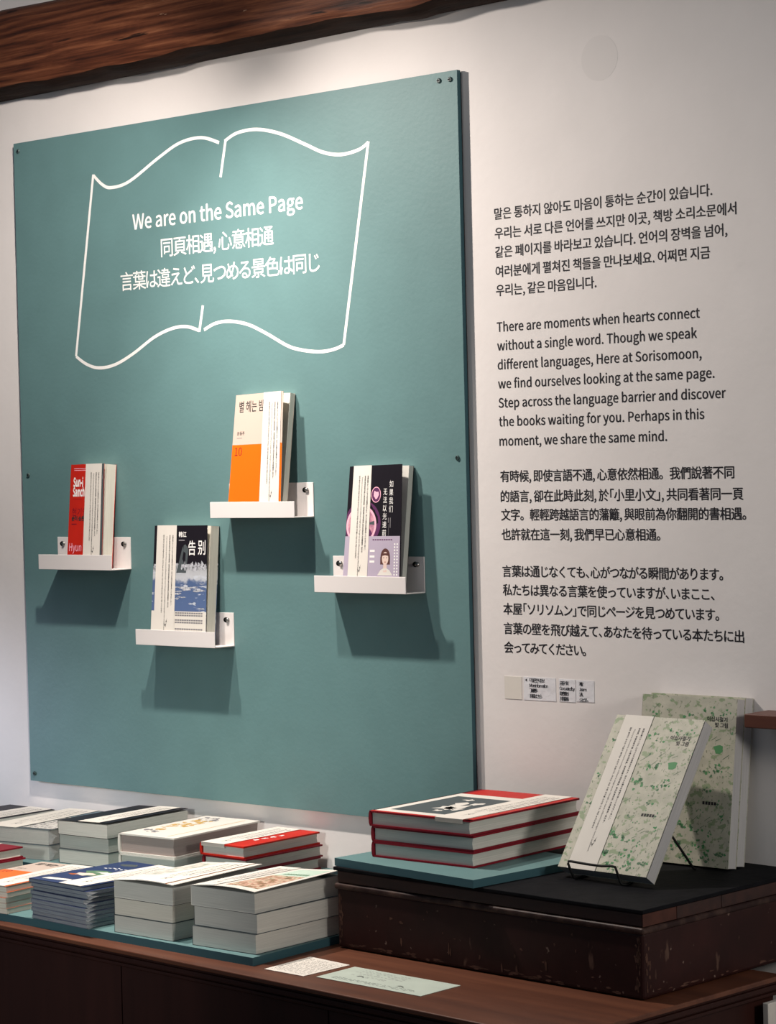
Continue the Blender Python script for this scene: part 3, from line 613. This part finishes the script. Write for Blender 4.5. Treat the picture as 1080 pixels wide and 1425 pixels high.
def art_space(c):
    w, l = c.w, c.l
    c.blob(.30 * w, .535 * l, .33 * w, .185 * l, 'plum', h=.0001, jag=0, n=36, clip=(0, w, 0, l))
    c.blob(.28 * w, .525 * l, .27 * w, .155 * l, 'pink', h=.00016, jag=0, n=36)
    c.poly([(.43 * w, .545 * l), (.53 * w, .560 * l), (.52 * w, .525 * l), (.43 * w, .530 * l)], 'slate_ink', h=.0002)
    c.poly([(.43 * w, .50 * l), (.48 * w, .46 * l), (.52 * w, .40 * l), (.50 * w, .36 * l), (.43 * w, .38 * l)], 'plum', h=.0002)
    c.ring(.28 * w, .525 * l, .275 * w, .158 * l, .0042, 'pink_line', h=.00022)
    c.blob(.53 * w, .765 * l, .086 * w, .062 * l, 'plum', h=.0002, jag=0, n=30); c.ring(.53 * w, .765 * l, .088 * w, .063 * l, .0013, 'pink_line', h=.00024)
    c.blob(.53 * w, .765 * l, .040 * w, .034 * l, 'pink_line', h=.00024, seed=2, jag=.35)
    c.vert('如果我们', .775 * w, .825 * l, .0118, .0135, 'white_ink', .004, .85)
    c.vert('无法以光速前行', .665 * w, .765 * l, .0118, .0133, 'white_ink', .004, .85)
    c.rect(.80 * w, .81 * w, .50 * l, .58 * l, 'ink_gray', 1); c.rect(.765 * w, .775 * w, .54 * l, .58 * l, 'ink_gray', 1); c.rect(.775 * w, .778 * w, .44 * l, .53 * l, 'ink_gray', 1)
    # lavender half-jacket with a printed portrait
    Y = .435 * l
    c.rect(0, .985 * w, 0, Y, 'lavender', h=.0004)
    h = .00048
    X0, Y0 = .735 * w, .270 * l
    c.blob(X0, Y0, .083 * w, .068 * l, 'hair_ink', h, jag=0, n=26); c.rect(X0 - .085 * w, X0 + .085 * w, Y0 - .060 * l, Y0, 'hair_ink', 2, h)
    c.rect(X0 - .03 * w, X0 + .03 * w, Y0 - .12 * l, Y0 - .05 * l, 'skin_ink', 2, h + .00003)
    c.poly([(X0 - .13 * w, Y0 - .145 * l), (X0 + .13 * w, Y0 - .145 * l), (X0 + .08 * w, Y0 - .105 * l), (X0 + .03 * w, Y0 - .09 * l), (X0 - .03 * w, Y0 - .09 * l), (X0 - .08 * w, Y0 - .105 * l)], 'white_cover', h + .00004)
    c.blob(X0, Y0 - .012 * l, .056 * w, .052 * l, 'skin_ink', h + .00006, jag=0, n=26)
    c.poly([(X0 - .056 * w, Y0 + .03 * l), (X0 + .056 * w, Y0 + .03 * l), (X0 + .058 * w, Y0 + .008 * l), (X0, Y0 + .014 * l), (X0 - .058 * w, Y0 + .008 * l)], 'hair_ink', h + .00009)
    for s in (-1, 1): c.blob(X0 + s * .025 * w, Y0 - .006 * l, .010 * w, .0035 * l, 'ink', h + .00009, jag=0, n=8)
    c.blob(X0, Y0 - .040 * l, .013 * w, .004 * l, 'dried_red', h + .00009, jag=0, n=8)
    for k in range(9): c.rect((.50 + .04 * k) * w, (.53 + .04 * k) * w, .402 * l, .402 * l + .0018, 'plum', 1, h)
    for k in range(12):
        for x in (.885, .93): c.rect(x * w, (x + .022) * w, (.365 - .024 * k) * l, (.365 - .024 * k) * l + .0026, 'white_ink', 1, h)
    for k, y in enumerate((.31, .265, .225)): c.rect(.46 * w, .545 * w, y * l, y * l + .0035, 'white_ink', 1, h)
def art_botanic(c):
    w, l = c.w, c.l; r = random.Random(11)
    for (x, y, n, s) in ((.50, .875, 6, .9), (.56, .845, 3, .7), (.66, .915, 5, .6), (.74, .90, 5, .6), (.88, .905, 6, .7), (.60, .70, 7, 1.0), (.53, .575, 9, 1.2), (.68, .685, 4, .8), (.84, .575, 9, .8), (.74, .56, 5, .8),
                         (.74, .45, 4, .9), (.47, .24, 7, 1.1), (.58, .22, 5, .9), (.66, .20, 4, .7), (.36, .10, 6, .9), (.62, .10, 5, .8), (.20, .22, 5, .9), (.12, .42, 4, .9), (.06, .60, 4, .8), (.08, .83, 4, .8), (.14, .88, 4, .8),
                         (.55, .04, 10, 1.0), (.75, .05, 10, .9), (.9, .08, 8, .9), (.30, .05, 8, .9), (.90, .30, 4, .7), (.84, .70, 1, 2.6), (.70, .12, 9, .9), (.48, .12, 9, 1.2), (.80, .20, 4, .7), (.68, .33, 3, .6), (.57, .36, 3, .6), (.86, .38, 3, .6)):
        for k in range(n):
            q = .0024 * s
            px, py = x * w + r.gauss(0, .0055 * s if n > 1 else 0), y * l + r.gauss(0, .0040 * s if n > 1 else 0)
            px = min(max(px, .01 * w + q), .99 * w - q); py = min(max(py, .012 * l + q), .985 * l - q)
            c.blob(px, py, q * r.uniform(.6, 1.3), q * r.uniform(.5, 1.1), 'green_ink' if r.random() < .65 or n == 1 else 'green_dark', seed=r.random(), jag=.45, n=9)
    for k in range(26):
        x, y = r.uniform(.05, .95) * w, r.uniform(.05, .93) * l; a = r.uniform(.4, 1.1); L = r.uniform(.006, .016)
        c.poly([(x, y), (x + L * math.cos(a), y + L * math.sin(a)), (x + L * math.cos(a) - .0004, y + L * math.sin(a) + .0005), (x - .0004, y + .0005)], 'green_dark')
    c.text('이십사절기', .70 * w, .862 * l, .0078, 'ink', None, .015); c.text('빛 그림', .785 * w, .828 * l, .0078, 'ink', None, .015)
    for k in range(5): c.rect((.70 + .03 * k) * w, (.722 + .03 * k) * w, .365 * l, .365 * l + .0045, 'ink', 1, .0002)
def art_flowers(c):
    w, l = c.w, c.l
    c.rect(.44 * w, .94 * w, .08 * l, .62 * l, 'flowers'); c.rect(.44 * w, .94 * w, .62 * l, .93 * l, 'mint')
    for k in range(9): c.rect((.52 + .043 * k) * w, (.55 + .043 * k) * w, .66 * l, .66 * l + .008, 'green_dark', 1, .0002); c.rect((.54 + .04 * k) * w, (.565 + .04 * k) * w, .70 * l, .70 * l + .004, 'green_dark', 1, .0002)
def art_pale(c):
    w, l = c.w, c.l
    c.rect(.05 * w, .42 * w, .30 * l, .93 * l, 'picture'); c.rect(.88 * w, .895 * w, 0, l, 'dried_red', 2); c.rect(.895 * w, w, 0, l, 'gold_ink', 2, .0001)
    c.rect(.90 * w, w, 0, l, 'white_cover', 2, .0002)
def art_navy(c):
    w, l = c.w, c.l
    c.poly([(.12 * w, .06 * l), (.55 * w, .10 * l), (.50 * w, .16 * l), (.14 * w, .13 * l)], 'white_cover')
    c.blob(.40 * w, .45 * l, .20 * w, .10 * l, 'green_dark', seed=5, jag=.3); c.blob(.33 * w, .38 * l, .13 * w, .06 * l, 'skin_ink', .0002, seed=6, jag=.35); c.blob(.48 * w, .50 * l, .12 * w, .03 * l, 'white_cover', .00024, seed=8, jag=.4)
    c.blob(.22 * w, .33 * l, .08 * w, .03 * l, 'dried_red', .0002, seed=9)
    for k in range(9): c.blob((.20 + .05 * k) * w, (.66 + .018 * (k % 4)) * l, .022 * w, .010 * l, 'white_ink', seed=k, jag=.5)
    c.blob(.30 * w, .86 * l, .14 * w, .05 * l, 'slate_ink', seed=4)
def art_gold(c):
    w, l = c.w, c.l; r = random.Random(7)
    for k in range(60):
        y = r.uniform(.12, .94); x = r.uniform(.14, .46)
        c.blob(x * w, y * l, .002 + r.random() * .004, .002 + r.random() * .006, ('gold_ink', 'gold_ink', 'beige', 'ink')[0 if .28 < y < .75 else r.randrange(4)] if .24 < y < .80 else 'ink_gray', .00012 + k * 2e-6, seed=k, jag=.5)
    c.rect(.80 * w, .815 * w, .05 * l, .95 * l, 'gold_ink', 2)
def art_sketch(c):
    w, l = c.w, c.l
    c.rect(.52 * w, .98 * w, .06 * l, .62 * l, 'linepic'); c.rect(.52 * w, .98 * w, .62 * l, .97 * l, 'bluepic')
def art_horse(c):
    w, l = c.w, c.l
    c.rect(.02 * w, .94 * w, .03 * l, .80 * l, 'white_cover', h=.0001)
    c.rect(.10 * w, .64 * w, .10 * l, .70 * l, 'slate_ink', h=.0002)
    for k, (x, y, a, d) in enumerate(((.42, .30, .10, .05), (.50, .36, .07, .10), (.40, .44, .05, .06), (.52, .50, .04, .05), (.46, .20, .05, .03), (.56, .28, .03, .05), (.33, .60, .05, .03))):
        c.blob(x * w, y * l, a * w, d * l, 'white_cover', .0003, seed=k + 3, jag=.5)
    c.rect(.06 * w, w, .80 * l, l, 'brightred', h=.0002); c.rect(.935 * w, w, 0, l, 'brightred', h=.00015); c.rect(0, w, 0, .03 * l, 'brightred', h=.00015)

# ---- four books standing on the ledges
def stand(key, name, label, x, w, l, t, lean, yaw=0, y0=-.034, **kw):
    z = SHELF[key][1] + .0019
    return book(name, label, w, l, t, (x, y0, z), (rad(90 - lean), 0, rad(yaw)), **kw)
lean_of = lambda y0, l: math.degrees(math.asin(min(.5, (-y0 - .0015) / l)))
def flare(k): return lambda u, v: k * u * max(0, v)
stand('red', 'paperback_book', 'red paperback with white lettering standing on the leftmost ledge', .1680, .0985, .1880, .0225, lean_of(-.0185, .188), y0=-.0185, cover='red', page='page_warm', opening=.003, lift=flare(.004), art=art_red, band=(.46, .94), group='books on the ledges', inner='slate_ink')
stand('orange', 'paperback_book', 'beige and orange paperback leaning open on the highest ledge', .5900, .1290, .2080, .0120, lean_of(-.0300, .208), y0=-.0300, cover='beige', page='page_warm', opening=.003, lift=flare(.014), art=art_orange, band=(.60, .965), group='books on the ledges', inner='beige', band_wrap=.0005)
stand('sea', 'paperback_book', 'black paperback with a blue sea picture standing on the lowest ledge', .3865, .1425, .2070, .0205, lean_of(-.0200, .207), y0=-.0200, cover='sea', spine='black', page='page_warm', opening=.002, lift=flare(.007), art=art_sea, band=(.055, .43), group='books on the ledges', inner='paper', band_wrap=.0005)
stand('space', 'paperback_book', 'black paperback with a lavender half jacket and portrait on the rightmost ledge', .8510, .1290, .2040, .0120, lean_of(-.0280, .204), y0=-.0280, cover='black', page='page', opening=.003, lift=flare(.014), art=art_space, band=(.085, .43), group='books on the ledges', inner='lavender', band_wrap=.0005)

# ------------------------------------------------------------------ cabinet
CY = -.0623                                           # the cabinet stands a little askew to the wall
CC = Vector((1.7078, -.596, 0)); CU = Vector((math.cos(CY), math.sin(CY), 0)); CN = Vector((-CU.y, CU.x, 0))
def cab_back(u, gap=.012):                            # depth (along CN) at which the back meets the wall line y = YW - gap
    return (YW - gap - CC.y - CU.y * u) / CN.y
def cabinet():
    K = thing('cabinet', 'long dark reddish-brown wooden cabinet carrying the book stacks', 'cabinet', tuple(CC), (0, 0, CY))
    L = -2.0
    def slab(ov, z0, z1, mt, name):                   # ov: inset of front and right side
        b = MB(); b.prism([(L, ov), (-ov, ov), (-ov, min(.47, cab_back(0))), (L, cab_back(L))], z0, z1, mt); return b.build(name, K, bevel=.0016)
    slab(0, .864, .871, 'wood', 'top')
    b = MB()                                          # stepped moulding under the top
    for ov, z0, z1 in ((.004, .860, .864), (.001, .853, .860), (.0055, .850, .853), (.003, .845, .850)):
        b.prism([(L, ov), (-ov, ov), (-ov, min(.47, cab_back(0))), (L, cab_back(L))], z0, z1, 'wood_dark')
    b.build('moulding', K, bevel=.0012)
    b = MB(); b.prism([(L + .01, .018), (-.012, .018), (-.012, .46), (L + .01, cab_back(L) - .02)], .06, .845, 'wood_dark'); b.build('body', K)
    b = MB(); b.prism([(L + .03, .05), (-.04, .05), (-.04, .42), (L + .03, .45)], 0, .06, 'wood_dark'); b.build('plinth', K)
    g = [-.0135, -.4195, -.8690, -1.3185, -1.768]
    for a, c in zip(g[1:], g[:-1]):
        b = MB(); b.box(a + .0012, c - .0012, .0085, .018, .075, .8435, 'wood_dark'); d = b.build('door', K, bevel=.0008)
        b = MB(); b.lathe([(.009, 0), (.012, .010), (.010, .018), (.0001, .020)], 'wood', 16, lambda p, a=a: (a + .05 + p[0], .0085 - p[2], .45 + p[1])); b.build('knob', d, smooth=True)
cabinet()

# grey-white board standing against the right side of the cabinet
b = MB(); P = CC + CU * .004 + CN * .4144
b.box(0, .009, 0, .42, 0, .8425, 'panel')
o = b.build('board_panel', None, tuple(P), (0, 0, CY), bevel=.001)
tag(o, 'grey-white board standing upright at the right end of the cabinet', 'board')

# ------------------------------------------------------------------ teal display boards lying on the furniture
def lying_board(label, loc, yaw, poly, t):
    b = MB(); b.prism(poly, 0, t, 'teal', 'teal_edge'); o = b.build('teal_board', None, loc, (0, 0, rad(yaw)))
    return tag(o, label, 'board', 'teal boards under the books')
ZB = .883; ZR = .905
lying_board('teal board under the front row of books on the cabinet', (1.098, -.5125, .871), -1.2, [(-.95, 0), (0, 0), (-.012, .172), (-.012, .25), (-.95, .25)], .012)
lying_board('thick teal board under the back row of books by the wall', (.79, -.248, .871), -.4, [(-.98, 0), (0, 0), (0, .255), (-.98, .255)], .034)
lying_board('small teal board under the red books on the worn case', (1.3925, -.3720, .991), -6.0, [(-.292, 0), (0, 0), (0, .235), (-.292, .235)], .0115)

# ------------------------------------------------------------------ worn case with its slate
KA = rad(-2.44); KX, KY = 1.6778, -.371
def case():
    K = thing('wooden_case', 'worn dark brown leather case standing on the right of the cabinet', 'case', (KX, KY, .871), (0, 0, KA))
    w, d = .571, .378
    def slab(i, z0, z1, mt, name, bev, par=K):
        b = MB(); b.box(-w + i, -i, i, d - i, z0, z1, mt); return b.build(name, par, bevel=bev)
    b = MB(); b.box(-w + .001, -.001, .001, d - .001, .0005, .0900, 'leather'); r = random.Random(21)
    def scuff(face, u, v, ru, rv):                    # rubbed patch on the front or right face
        n = 9; P = []
        for k in range(n):
            a = 2 * math.pi * k / n; q = r.uniform(.45, 1.2); P.append((u + ru * q * math.cos(a), v + rv * q * math.sin(a)))
        b.face([(p, .0006, z) for p, z in P] if face == 'f' else [(-.0006, p, z) for p, z in P], 'scuff')
    for k in range(46): scuff('f', r.uniform(-w + .02, -.02), .0055 + r.random() ** 2 * .006, r.uniform(.003, .012), r.uniform(.0008, .0024))
    for k in range(16): scuff('f', r.uniform(-w + .04, -.04), r.uniform(.015, .075), r.uniform(.001, .004), r.uniform(.0008, .003))
    for k in range(7): scuff('f', r.uniform(-w + .10, -.10), r.uniform(.010, .030), r.uniform(.0012, .0025), r.uniform(.004, .011))
    for k in range(30): scuff('f', -.0065 - r.random() ** 2 * .008, r.uniform(.010, .080), r.uniform(.0008, .003), r.uniform(.002, .006)); scuff('f', -w + .0075 + r.random() ** 2 * .006, r.uniform(.010, .080), r.uniform(.0006, .002), r.uniform(.002, .006))
    for k in range(18): scuff('r', .007 + r.random() ** 2 * .010, r.uniform(.010, .080), r.uniform(.0008, .003), r.uniform(.002, .006))
    for k in range(14): scuff('r', r.uniform(.02, d - .03), .006 + r.random() ** 2 * .01, r.uniform(.003, .012), r.uniform(.0006, .0016))
    b.build('body', K, bevel=.005)
    slab(-.0018, .0870, .0962, 'leather_edge', 'rim', .0035)
    slab(.002, .0965, .1142, 'lidwood', 'lid', .002)
    
    for u0, u1, mt in ((.002, .074, 'lid_block'), (.0755, .174, 'lidwood'), (.1755, d - .004, 'lidwood')):
        b = MB(); b.box(-.0024, -.0012, u0, u1, .0972, .1136, mt); b.build('lid_strip', K)
    rnd = random.Random(3); P = []
    for (a, c), (e, f), n in (((-w - .002, -.002), (.001, -.002), 26), ((.001, -.002), (.001, d), 18), ((.001, d), (-w - .002, d), 12), ((-w - .002, d), (-w - .002, -.002), 14)):
        for i in range(n):
            t = i / n; P.append((a + (e - a) * t + rnd.uniform(-.0008, .0008), c + (f - c) * t + rnd.uniform(-.0008, .0008)))
    b = MB(); b.prism(P, 0, .0056, 'mat_black'); o = b.build('slate_mat', None, (KX, KY, .871 + .1144), (0, 0, KA), bevel=.0012)
    tag(o, 'thin black slate lying over the lid of the worn case', 'mat')
case()

# ------------------------------------------------------------------ stacks of books
def M_flower(k, lab, loc, rot, g):
    book('paperback_book', lab, .1285, .190, .0290, loc, rot, cover='white_cover' if k == 0 else 'slate_ink', page='page', group=g, art=art_flowers if k == 0 else None, band=(.02, .36) if k == 0 else None, band_key='fl' ,  # lower covers are dark to paint the shadow gaps between the books
         lift=(lambda u, v: .0046 * math.sin(math.pi * min(1, u * .9)) * (1 - v) + .0060 * u * u * v + .0012 * u) if k == 0 else None, inner='black', band_wrap=.0005)
stack(3, (1.0880, -.4955, ZB + .0002), 1.2, .1285, .190, .0292, M_flower, ('white paperback with a flower picture and paper strip, topmost beside the worn case', 'thick grey-edged paperback', 'beside the worn case'), 'flower paperbacks beside the case', seed=2)

def M_pale(k, lab, loc, rot, g):
    book('paperback_book', lab, .1275, .190, .0264, loc, rot, cover='white_cover' if k == 0 else 'slate_ink', page='page_warm' if k == 1 else 'page', group=g, art=art_pale if k == 0 else None, band=(.38, .88) if k == 0 else None, band_key='pa',  # dark cover colour below the top book stands in for shaded gaps
         lift=(lambda u, v: .0045 * math.sin(math.pi * min(1, u * .8)) * (1 - v) + .0070 * u * v + .0012 * u) if k == 0 else None, inner='black', band_wrap=.0005)
stack(3, (.9175, -.4990, ZB + .0002), 0, .1275, .190, .0266, M_pale, ('pale paperback with wide paper strip, topmost between navy and flower stacks', 'thick grey paperback', 'between navy and flower stacks'), 'pale paperbacks in the front row', seed=5)

def M_navy(k, lab, loc, rot, g):
    book('wrapped_book', lab, .139, .197, .0062, loc, rot, cover='navy', page='page_navy', group=g, art=art_navy if k == 0 else None, band=(.56, .96) if k == 0 else None, band_key='na', band_wrap=.0005, wrap=k > 0, opening=.001 if k == 0 else 0)
stack(10, (.7370, -.5085, ZB + .0002), -4, .139, .197, .00636, M_navy, ('thin navy picture book with a paper strip, topmost of its front row stack', 'thin plastic-wrapped navy book', 'in the front row'), 'thin navy books in the front row', jit=.0042, seed=9)

def M_orange(k, lab, loc, rot, g):
    book('paperback_book', lab, .129, .203, .0084, loc, rot, cover='beige', spine='orange', page='page_warm', group=g, art=art_orange if k == 0 else art_edge, band=(.55, .97) if k == 0 else None, band_key='or', band_wrap=.0005, opening=.001 if k == 0 else 0)
def art_edge(c): c.rect(0, c.w, 0, .585 * c.l, 'orange')
stack(5, (.5385, -.5015, ZB + .0002), 4, .129, .203, .00862, M_orange, ('beige and orange paperback with a paper strip, topmost of the stack at the left edge', 'slim orange-covered paperback', 'left of the navy stack'), 'orange paperbacks in the front row', jit=.0015, seed=4)

def M_dark(k, lab, loc, rot, g):
    book('hardcover_book', lab, .130, .190, .0188, loc, rot, cover='darkred', page='page_warm', group=g, hard=True, band=(.2, .6) if k == 0 else None, band_key='dr')
stack(3, (.3150, -.4660, ZB + .0002), 1, .130, .190, .0190, M_dark, ('dark red hardback with a paper strip at the left edge of the picture, topmost', 'dark red hardback', 'behind the orange stack'), 'dark red hardbacks at the left edge', seed=6)

def M_wrapped(k, lab, loc, rot, g):
    book('wrapped_book', lab, .150, .220, .0262, loc, rot, cover='bluepic' if k else 'slate_ink', page='page', group=g, art=art_sketch if k == 0 else None, band=(.02, .50) if k == 0 else None, band_key='wr', wrap=True, band_wrap=.0005)
stack(2, (.3020, -.2135, ZR + .0002), 7.5, .150, .220, .0268, M_wrapped, ('thick plastic-wrapped book with a sketched cover and paper strip, at the back left', 'thick plastic-wrapped book', 'at the back left'), 'plastic-wrapped books in the back row', jit=.001, seed=3)

def M_left(k, lab, loc, rot, g):
    book('paperback_book', lab, .128, .200, .0220, loc, rot, cover='black', page='page', group=g, band=(.45, .95) if k == 0 else None, band_key='le', band_wrap=.0005)
stack(2, (.0690, -.1980, ZR + .0002), 1, .128, .200, .0222, M_left, ('black-covered paperback with a paper strip behind the plastic-wrapped books, upper', 'black-covered paperback', 'behind the plastic-wrapped books'), 'paperbacks at the far left', seed=3)

def M_black(k, lab, loc, rot, g):
    book('paperback_book', lab, .1200, .200, .0246, loc, rot, cover='black' if k == 0 else 'slate_ink', page='page' if k else 'page', group=g, band=(.42, .86) if k == 0 else None, band_key='bl', band_wrap=.0005,
         opening=.003 if k == 0 else 0)
stack(3, (.4480, -.2060, ZR + .0002), 3.5, .1200, .200, .0248, M_black, ('black-covered paperback with a paper strip, topmost of the second stack in the back row', 'grey-edged paperback', 'under the black-covered one'), 'black-covered paperbacks in the back row', jit=.0025, seed=8)

def M_gold(k, lab, loc, rot, g):
    book('hardcover_book', lab, .126, .219, .0338, loc, rot, cover='white_cover', page='page_brown' if k == 0 else 'page', group=g, hard=True, art=art_gold if k == 0 else None)
stack(2, (.6270, -.2195, ZR + .0002), 4.2, .126, .222, .0342, M_gold, ('thick white hardback with golden brush marks on its cover, back row', 'thick white hardback', 'under the gold-marked one'), 'thick white hardbacks in the back row', jit=.0015, seed=1)

def M_smallred(k, lab, loc, rot, g):
    book('hardcover_book', lab, .0985, .184, .0204, loc, rot, cover='red' if k == 0 else 'darkred', page='page', group=g, hard=True, art=art_smallred if k == 0 else None, band=(.02, .56) if k == 0 else None, band_key='sr')
def art_smallred(c):
    for k in range(4): c.blob((.66 + .02 * k) * c.w, (.35 + .1 * k) * c.l, .004, .006, 'white_ink', seed=k, jag=.5)
stack(3, (.7595, -.1900, ZR + .0002), 1.0, .0985, .184, .0207, M_smallred, ('small red hardback with a paper strip, topmost at right end of the back row', 'small red hardback', 'right end of back row'), 'small red hardbacks in the back row', seed=2)

def M_bigred(k, lab, loc, rot, g):
    book('hardcover_book', lab, .190, .264, .0226, loc, rot, cover='darkred', page='page', group=g, hard=True, art=art_horse if k == 0 else None, band=(.66, .93) if k == 0 else None, band_key='br')
stack(3, (1.3340, -.3000, .991 + .0118), 1.2, .190, .264, .0229, M_bigred, ('large red hardback with a dark picture and paper strip, topmost on the worn case', 'large crimson hardback', 'on the worn case'), 'large red hardbacks on the case', jit=.003, seed=12)

# ------------------------------------------------------------------ green botanical books on the slate
for i, (y, lab) in enumerate(((-.0222, 'green leaf-patterned book leaning on the wall, hidden behind its twin'), (-.0437, 'green leaf-patterned book without paper strip, leaning behind the one on the wire stand'))):
    book('botanical_book', lab, .1650, .2415, .0205, (1.4425, y, .9912), (rad(90 - 7.9), 0, 0), cover='botanic', page='page_gray', art=art_botanic, group='green leaf-patterned books')
LEAN = 34.8
book('botanical_book', 'green leaf-patterned book with a paper strip, leaning on the black wire stand', .1590, .2463, .0205, (1.4367, -.2195, .9948), (rad(90 - LEAN), 0, rad(-2.8)), cover='botanic', page='page_gray', art=art_botanic, band=(.105, .43), group='green leaf-patterned books',
     opening=.002, inner='black', band_wrap=.0005)

def stand_wire():
    S = thing('book_easel', 'black wire book stand holding the green book with the paper strip', 'stand', (1.508, -.233, .9928))
    s, c = math.sin(rad(LEAN)), math.cos(rad(LEAN))
    b = MB(); xl, xr = -.040, .040
    pts = [(xl, .020, 0), (xl, 0, 0), (xl - .001, -.0075, .0012), (xl - .003, -.0100, .0090), (xl - .0065, -.0128, .0215), (xl - .0055, -.0130, .0246), (xl - .001, -.0130, .0250), (-.012, -.0130, .0236), (.012, -.0132, .0234),
           (.029, -.0132, .0250), (.0355, -.0132, .0242), (.0385, -.0125, .016), (.0410, -.0100, .004), (.0435, -.0095, .0004), (.0470, -.007, .0002), (.0470, .002, 0), (xr, .020, 0)]
    b.tube(pts, .0018, 'wire'); b.build('front_hook', S, smooth=True)
    b = MB(); h = .135; o = .006
    b.tube([(xl, .019, 0), (xl, .024, 0), (xl + .010, 0.016 + o + h * .5 * s, h * .5 * c), (-.006, 0.016 + o + h * s, h * c), (.010, 0.016 + o + h * s, h * c), (xr - .006, 0.016 + o + h * .5 * s, h * .5 * c), (xr, .024, 0), (xr, .019, 0)], .0018, 'wire'); b.build('back_frame', S, smooth=True)
    b = MB(); b.tube([(.002, 0.016 + o + h * s, h * c), (.028, .130, .052), (.054, .1500, .0002), (.058, .1505, .0002)], .0018, 'wire'); b.build('rear_leg', S, smooth=True)
stand_wire()

# ------------------------------------------------------------------ papers on the cabinet top
def paper(name, label, cat, pts, mt, marks):
    b = MB(); b.prism(pts, 0, .0005, mt); 
    marks(b, pts)
    tag(b.build(name, None, (0, 0, .8713)), label, cat)
def bil(pts, u, v):
    a = Vector(pts[0]) * (1 - u) + Vector(pts[1]) * u; c = Vector(pts[3]) * (1 - u) + Vector(pts[2]) * u; return a * (1 - v) + c * v
def rows(b, pts, u0, u1, v0, v1, nrow, ncol, fill, mt, seed):
    r = random.Random(seed)
    for i in range(nrow):
        v = v0 + (v1 - v0) * i / max(1, nrow - 1)
        for k in range(ncol):
            if r.random() > fill: continue
            a = u0 + (u1 - u0) * k / ncol; e = a + (u1 - u0) / ncol * r.uniform(.4, .9); dv = r.uniform(-.008, .008)
            P = [bil(pts, a, v + dv), bil(pts, e, v + dv * .3), bil(pts, e, v + dv * .3 + .014), bil(pts, a, v + dv + .014)]
            b.face([(p.x, p.y, .0006) for p in P], mt)
NOTE = [(1.2042, -.5199), (1.2079, -.4278), (1.1223, -.4192), (1.1262, -.5177)]
paper('note_card', 'white card with a handwritten note lying near the front of the cabinet top', 'card', NOTE, 'paper', lambda b, p: rows(b, p, 0.08, .92, .08, .90, 13, 26, .82, 'ink', 4))
def bm_marks(b, p):
    rows(b, p, .10, .90, .12, .22, 3, 22, .8, 'slate_ink', 1); rows(b, p, .12, .60, .62, .86, 4, 14, .8, 'ink_gray', 2); rows(b, p, .15, .5, .45, .50, 2, 9, .7, 'ink_gray', 6)
    for (u, v) in ((.22, .46), (.66, .30)):
        q = bil(p, u, v); b.face([(q.x, q.y, .0007), (q.x + .004, q.y + .005, .0007), (q.x + .010, q.y + .004, .0007), (q.x + .005, q.y + .001, .0007)], 'ink'); b.face([(q.x + .010, q.y - .001, .0007), (q.x + .016, q.y - .003, .0007), (q.x + .012, q.y + .002, .0007)], 'ink')
paper('bookmark_card', 'long pale green printed card lying before the worn case', 'card', [(1.2222, -.5128), (1.4191, -.5193), (1.4211, -.4380), (1.2219, -.4326)], 'card_green', bm_marks)

# ------------------------------------------------------------------ small wooden wall shelf at the right edge
b = MB(); b.box(0, .45, -.062, 0, 0, .0195, 'shelf_wood')
o = b.build('wooden_shelf', None, (1.631, YW, 1.1955), bevel=.0015)
tag(o, 'reddish wooden shelf end on the wall at the right edge, beside the green books', 'shelf')
